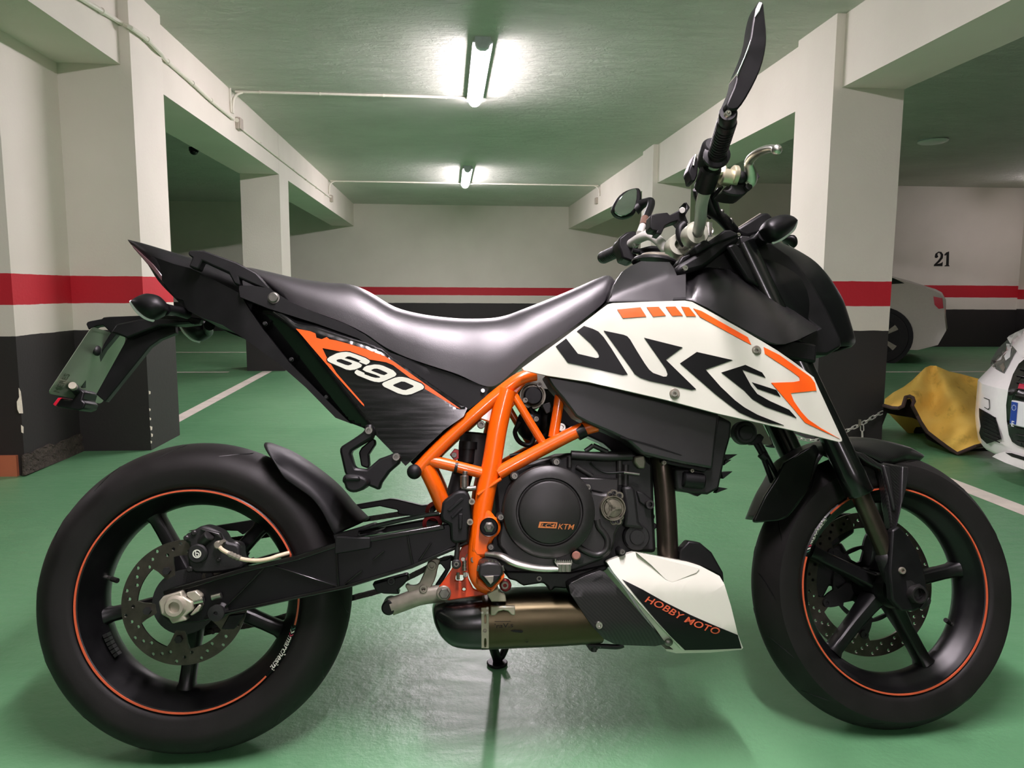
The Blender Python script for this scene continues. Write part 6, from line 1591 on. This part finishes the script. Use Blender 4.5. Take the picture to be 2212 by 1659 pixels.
def hp_(name, poly, lift, mat, parent, th=0.006, grid=10, holes=None, both=True, mirror=True):
    bm2 = fill2d([poly]+list(holes or []), grid)
    o = mk(name, solid(bm2, lambda x, y: carpt(x, y, lift)-off_, lambda x, y: carpt(x, y, lift-th)-off_), mat, parent, sharp=40)
    if mirror:
        m_ = mirror_copy(o, parent)
        return o, m_
    return o, None
Z = cr(2050, 680, 4.364)
hl, _ = hp_('headlamp', Z((390, 472), (402, 420), (470, 312), (556, 232), (592, 272), (640, 335), (600, 402), (560, 480), (522, 552), (450, 515)), 0.004, MLAMPG, hb_car)
hp_('headlamp_reflector', Z((545, 270), (575, 275), (590, 330), (580, 400), (540, 430), (525, 390), (550, 350)), 0.007, MT['lens'], hl, 0.002, mirror=False)
hp_('headlamp_reflector', Z((480, 480), (520, 450), (535, 500), (515, 540)), 0.007, MT['greyalu'], hl, 0.002, mirror=False)
hp_('bonnet_edge', Z((560, 218), (578, 198), (640, 165), (720, 128), (760, 110), (760, 410), (700, 398), (690, 388), (640, 322), (590, 270)), 0.016, MCARW, hb_car, 0.012)
vent, _ = hp_('air_intake', Z((286, 880), (440, 968), (465, 1060), (492, 1172), (360, 1216), (302, 1160), (286, 1110), (302, 1050), (288, 960)), 0.004, MT['decal_black'], hb_car)
for k_ in range(7):
    y0_ = 930+k_*38
    hp_('intake_bar', Z((318+k_*3, y0_-18), (430+k_*9, y0_+42), (432+k_*9, y0_+50), (318+k_*3, y0_-8)), 0.008, MT['plastic'], vent, 0.004, mirror=False)
gr_out = Z((900, 400), (720, 415), (665, 460), (610, 560), (566, 700), (546, 850), (552, 1000), (572, 1130), (602, 1195), (650, 1228), (720, 1255), (900, 1330))
grl, _ = hp_('grille', gr_out, 0.008, MT['gloss'], hb_car, 0.01, mirror=True)
for k_ in range(12):
    y0_ = 500+k_*62
    if 780 < y0_ < 1050: continue
    x0_ = 640 if y0_ > 560 else 670
    hp_('grille_slat', Z((x0_, y0_), (860, y0_+40), (860, y0_+48), (x0_, y0_+9)), 0.016, MT['engine'], grl, 0.004, mirror=False)
hp_('grille_badge', Z((668, 690), (682, 645), (760, 655), (745, 700)), 0.02, MBADGE, grl, 0.004, mirror=False)
_a = carpt(*Z((634, 1032))[0]); _b = carpt(*Z((655, 803))[0])
py1, pz0, pz1 = (_a[1]+_b[1])/2-HY, _a[2], _b[2]
def plate3(y, z, l): return np.array([-0.034-l, y, z])
def ppoly(name, poly, l, mat, parent, holes=None):
    return mk(name, solid(fill2d([poly]+list(holes or [])), lambda u, v: plate3(u, v, l), lambda u, v: plate3(u, v, l-0.0015)), mat, parent)
bm = NB(); add_box(bm, (-0.0325, py1-0.52, pz0), (-0.012, py1, pz1)); pl_ = mk('number_plate', bm, MPLW, grl, 0.004)
hgt = pz1-pz0; 
ppoly('plate_band', [(py1-0.006, pz0+0.006), (py1-0.044, pz0+0.006), (py1-0.044, pz1-0.006), (py1-0.006, pz1-0.006)], 0.001, MBLUE, pl_)
text_on('plate_letter', 'E', (py1-0.018, -(pz0+0.02)), (py1-0.034, -(pz0+0.02)), 0.026, lambda u, v, l: plate3(u, -v, 0.001+l), MPLW, pl_, 0.02)
for k_ in range(12):
    a = 2*math.pi*k_/12
    ppoly('plate_star', ngon(py1-0.025+0.012*math.cos(a), pz1-0.032+0.012*math.sin(a), 0.0018, n=5), 0.0022, MPLW, pl_)
hp_('lower_lip', Z((412, 1335), (450, 1310), (530, 1290), (600, 1302), (760, 1350), (760, 1480), (707, 1455), (540, 1395)), 0.006, MCARW, hb_car)
hp_('lip_recess', Z((540, 1298), (600, 1302), (760, 1350), (760, 1385), (690, 1362), (600, 1335)), 0.009, MT['decal_black'], hb_car)
seam = MT['engine']
hp_('tow_cover_seam', Z((330, 778), (382, 798), (386, 880), (370, 896), (333, 872), (336, 868), (368, 888), (381, 876), (377, 802), (330, 784)), 0.003, seam, hb_car, 0.002, grid=None, mirror=False)

# ---- pale fastback parked behind the right pillars
P0 = on_plane(2055, 720, 1, 8.75); ang = math.radians(30)
sd = empty('car', (P0[0], P0[1], fz(P0[1]))); tag(sd, 'pale fastback car parked behind the right pillar, only its tail showing', 'car')
sd.rotation_euler.z = math.pi-ang           # local x runs to its front, local y towards the viewer
L_ = [(0.30, .20), (0.08, .27), (0.0, .45), (0.03, .62), (0.04, .80), (0.09, .89), (0.16, .93), (0.45, 1.03), (0.9, 1.16), (1.5, 1.30), (2.0, 1.35), (2.3, 1.32), (2.7, 1.12), (3.0, .93), (3.4, .84), (3.65, .70), (3.7, .45), (3.6, .22)]
bm = NB(); rings = []
cxm = 1.85
for v, ins in ((0.0, 0.86), (-0.05, 0.94), (-0.2, 0.985), (-0.6, 1.0), (-0.9, 1.0), (-1.2, 1.0), (-1.4, 0.985), (-1.55, 0.94), (-1.6, 0.86)):
    ring = []
    for x, z in L_:
        tum = max(0, z-0.85)*0.35*(1 if v > -0.9 else -1)*(abs(v+0.9)/0.9)
        xx = cxm+(x-cxm)*(ins if ins > 0.9 else 0.97 if ins < .9 else ins)
        ring.append((xx, v-tum, z-(0.02 if ins < 0.9 else 0)))
    rings.append(ring)
add_rings(bm, rings)
mk('body', bm, MCARG, sd, sharp=30)
def sdp(x, z, lift): return np.array([cxm+(x-cxm)*0.97, 0.0+lift-max(0, z-0.85)*0.35, z-0.02])
def sd_patch(name, poly, lift, mat, parent, th=0.01):
    bm2 = fill2d([poly], 0.25)
    return mk(name, solid(bm2, lambda x, y: sdp(x, y, lift), lambda x, y: sdp(x, y, lift-th)), mat, parent)
sd_patch('side_window', [(0.50, 1.02), (0.62, 1.08), (0.95, 1.165), (1.5, 1.27), (2.0, 1.30), (2.3, 1.24), (2.6, 1.02), (2.3, 0.97), (1.2, 0.97)], 0.006, MGLASS, sd)
sd_patch('tail_lamp', [(0.05, 0.72), (0.07, 0.84), (0.17, 0.86), (0.15, 0.76), (0.1, 0.71)], 0.008, MT['redlens'], sd)
for xx in (0.78, 3.0):
    bm = NB(); add_cyl(bm, (xx, -0.02, 0.33), (xx, 0.004, 0.33), 0.375, 40); mk('wheel_arch', bm, MT['decal_black'], sd)
    car_wheel((xx, -0.17, 0.33), (0, 1, 0), 0.33, 0.19, sd, 0.6)
    car_wheel((xx, -1.45, 0.33), (0, -1, 0), 0.33, 0.17, sd, 0.6)

# ---- yellow cloth thrown over something low and dark
def cloth_y(px, py):
    base = 4.07+(981-py)*0.0026
    th = math.atan2(py-770, px-2012); r_ = math.hypot(px-2012, py-770)
    return base-0.075*min(r_/110, 1)*math.sin(th*6.5+0.9)-0.02*math.sin(px*0.06+py*0.09)
def cz(px, py, off):
    p = on_plane(px, py, 1, cloth_y(px, py)+off)
    p[2] = max(p[2], 0.006+0.004*(off > 0))
    return p
CO = K8((302, 1042), (308, 1000), (360, 960), (420, 928), (470, 890), (510, 850), (550, 812), (580, 801), (612, 802), (660, 822), (690, 835), (760, 850), (870, 880), (960, 905), (960, 1260), (850, 1286), (742, 1330), (700, 1305), (640, 1262), (560, 1200), (520, 1140), (500, 1100), (470, 1042), (482, 1018), (476, 996), (455, 986), (432, 992), (424, 1020), (416, 1046), (390, 1058), (350, 1056))
k = Nodes('yellow_felt'); k.set(Roughness=0.9)
n_ = k.noise(7, 6, 0.6); r_ = k.ramp(n_.outputs['Fac'], [(0.28, lin((190, 152, 66))), (0.42, lin((238, 196, 92))), (0.75, lin((244, 208, 108)))]); k.l(r_.outputs['Color'], k.b.inputs['Base Color'])
n2_ = k.noise(260, 3, 0.6); k.bump(n2_.outputs['Fac'], 0.4, 0.004)
cl_c = on_plane(2020, 960, 2, 0.0)
cloth = mk('cloth', solid(fill2d([CO], 7), lambda x, y: cz(x, y, 0), lambda x, y: cz(x, y, 0.012)), k.m, None, sharp=60)
tag(cloth, 'yellow felt cloth with dark edging thrown over a low dark object', 'cloth')
edge = CO[14:]+[CO[0]]
bm = NB(); add_tube(bm, [cz(p[0], p[1]+1.2, -0.003)+np.array([0, 0, 0.006]) for p in edge], 0.011, 8); mk('edging', bm, simple('dark_brown_edging', (58, 42, 36), 0.8), cloth)
# back fall of the cloth
CB = [p for p in CO[1:14]]+[(2150, 940), (2060, 958), (1960, 935), (1912, 885)]
mk('cloth_back', solid(fill2d([CB], 9), lambda x, y: on_plane(x, y, 1, 4.58+(y-789)*0.0012+0.02), lambda x, y: on_plane(x, y, 1, 4.60+(y-789)*0.0012+0.02)), k.m, cloth)
ob = empty('parking_barrier', (2.75, 4.5, 0)); tag(ob, 'low dark object standing under the yellow cloth', 'barrier')
o0 = np.array([2.75, 4.5, 0])
lift_ = lambda p: p-o0
bm2 = fill2d([K8((300, 1050), (350, 1062), (410, 1050), (430, 1005), (460, 1000), (490, 1080), (520, 1150), (600, 1230), (740, 1335), (860, 1300), (960, 1290), (960, 1345), (700, 1350), (560, 1240), (500, 1125), (470, 1112), (380, 1098), (322, 1085), (290, 1165))])
mk('underside_shade', solid(bm2, lambda x, y: (np.maximum(on_plane(x, y, 1, 4.20+(985-y)*0.002), [-9, -9, 0.002])), lambda x, y: (np.maximum(on_plane(x, y, 1, 4.23+(985-y)*0.002), [-9, -9, 0.002]))), MT['plastic_matte'], cloth, label='dark sheet for the underside of the cloth and the shade below it')  # black sheet drawn for the dark underside and the shade beneath the cloth
bm = NB(); add_box(bm, (0.36, 0.26, 0.0), (0.72, 0.36, 0.24)); mk('barrier_body', bm, MT['plastic_matte'], ob, 0.01)

# ---- steel chain across the bay
ch_px = [(1676, 922), (1703, 937), (1740, 950), (1778, 949), (1820, 934), (1862, 915), (1890, 899), (1908, 890)]
def links(bm, pts, ln, r):
    P_ = np.array(catmull(pts, 10)); sg = np.r_[0, np.cumsum(np.linalg.norm(np.diff(P_, axis=0), axis=1))]
    n_l = int(sg[-1]/(ln*0.74))
    for i in range(n_l):
        s0 = sg[-1]*(i+0.5)/n_l; p = np.array([np.interp(s0, sg, P_[:, k_]) for k_ in range(3)]); q = np.array([np.interp(min(s0+0.01, sg[-1]), sg, P_[:, k_]) for k_ in range(3)]); q0 = np.array([np.interp(max(s0-0.01, 0), sg, P_[:, k_]) for k_ in range(3)])
        t = (q-q0)/np.linalg.norm(q-q0); u, v, _ = frame_of(t); w_ = u if i % 2 else v
        w_ = (u+v)/math.sqrt(2) if i % 2 else (u-v)/math.sqrt(2)
        loop = [p+t*(ln*0.5-0.009)*(1 if math.cos(a) > 0 else -1)+t*0.009*math.cos(a)+w_*0.0095*math.sin(a) for a in np.linspace(0, 2*math.pi, 15)[:-1]]
        loop = loop+[loop[0], loop[1]]
        add_tube(bm, loop, r, 6, cap=False)
bm = NB(); links(bm, [on_plane(p[0], p[1], 1, 4.40+0.07*(p[0]-1668)/246) for p in ch_px], 0.043, 0.0034)
links(bm, [on_plane(1862, 917, 1, 4.44), on_plane(1863, 946, 1, 4.44)], 0.043, 0.0034)
chn = mk('chain', bm, simple('galvanised_steel', (214, 212, 204), 0.4, metal=0.5), None, sharp=60); tag(chn, 'galvanised steel chain hanging across the bay from the yellow cloth', 'chain')
bm = NB(); q = on_plane(1857, 913, 1, 4.43); add_box(bm, tuple(q-np.array([.006, .006, .02])), tuple(q+np.array([.006, .006, .02]))); mk('padlock', bm, MT['greyalu'], chn)
q = on_plane(1668, 918, 1, 4.40)
bm = NB(); add_cyl(bm, (q[0], q[1], 0), (q[0], q[1], q[2]+0.012), 0.013, 14); add_cyl(bm, (q[0], q[1], 0), (q[0], q[1], 0.008), 0.035, 18)
tag(mk('chain_post', bm, MT['plastic']), 'short dark post holding the chain end behind the front wheel', 'post')
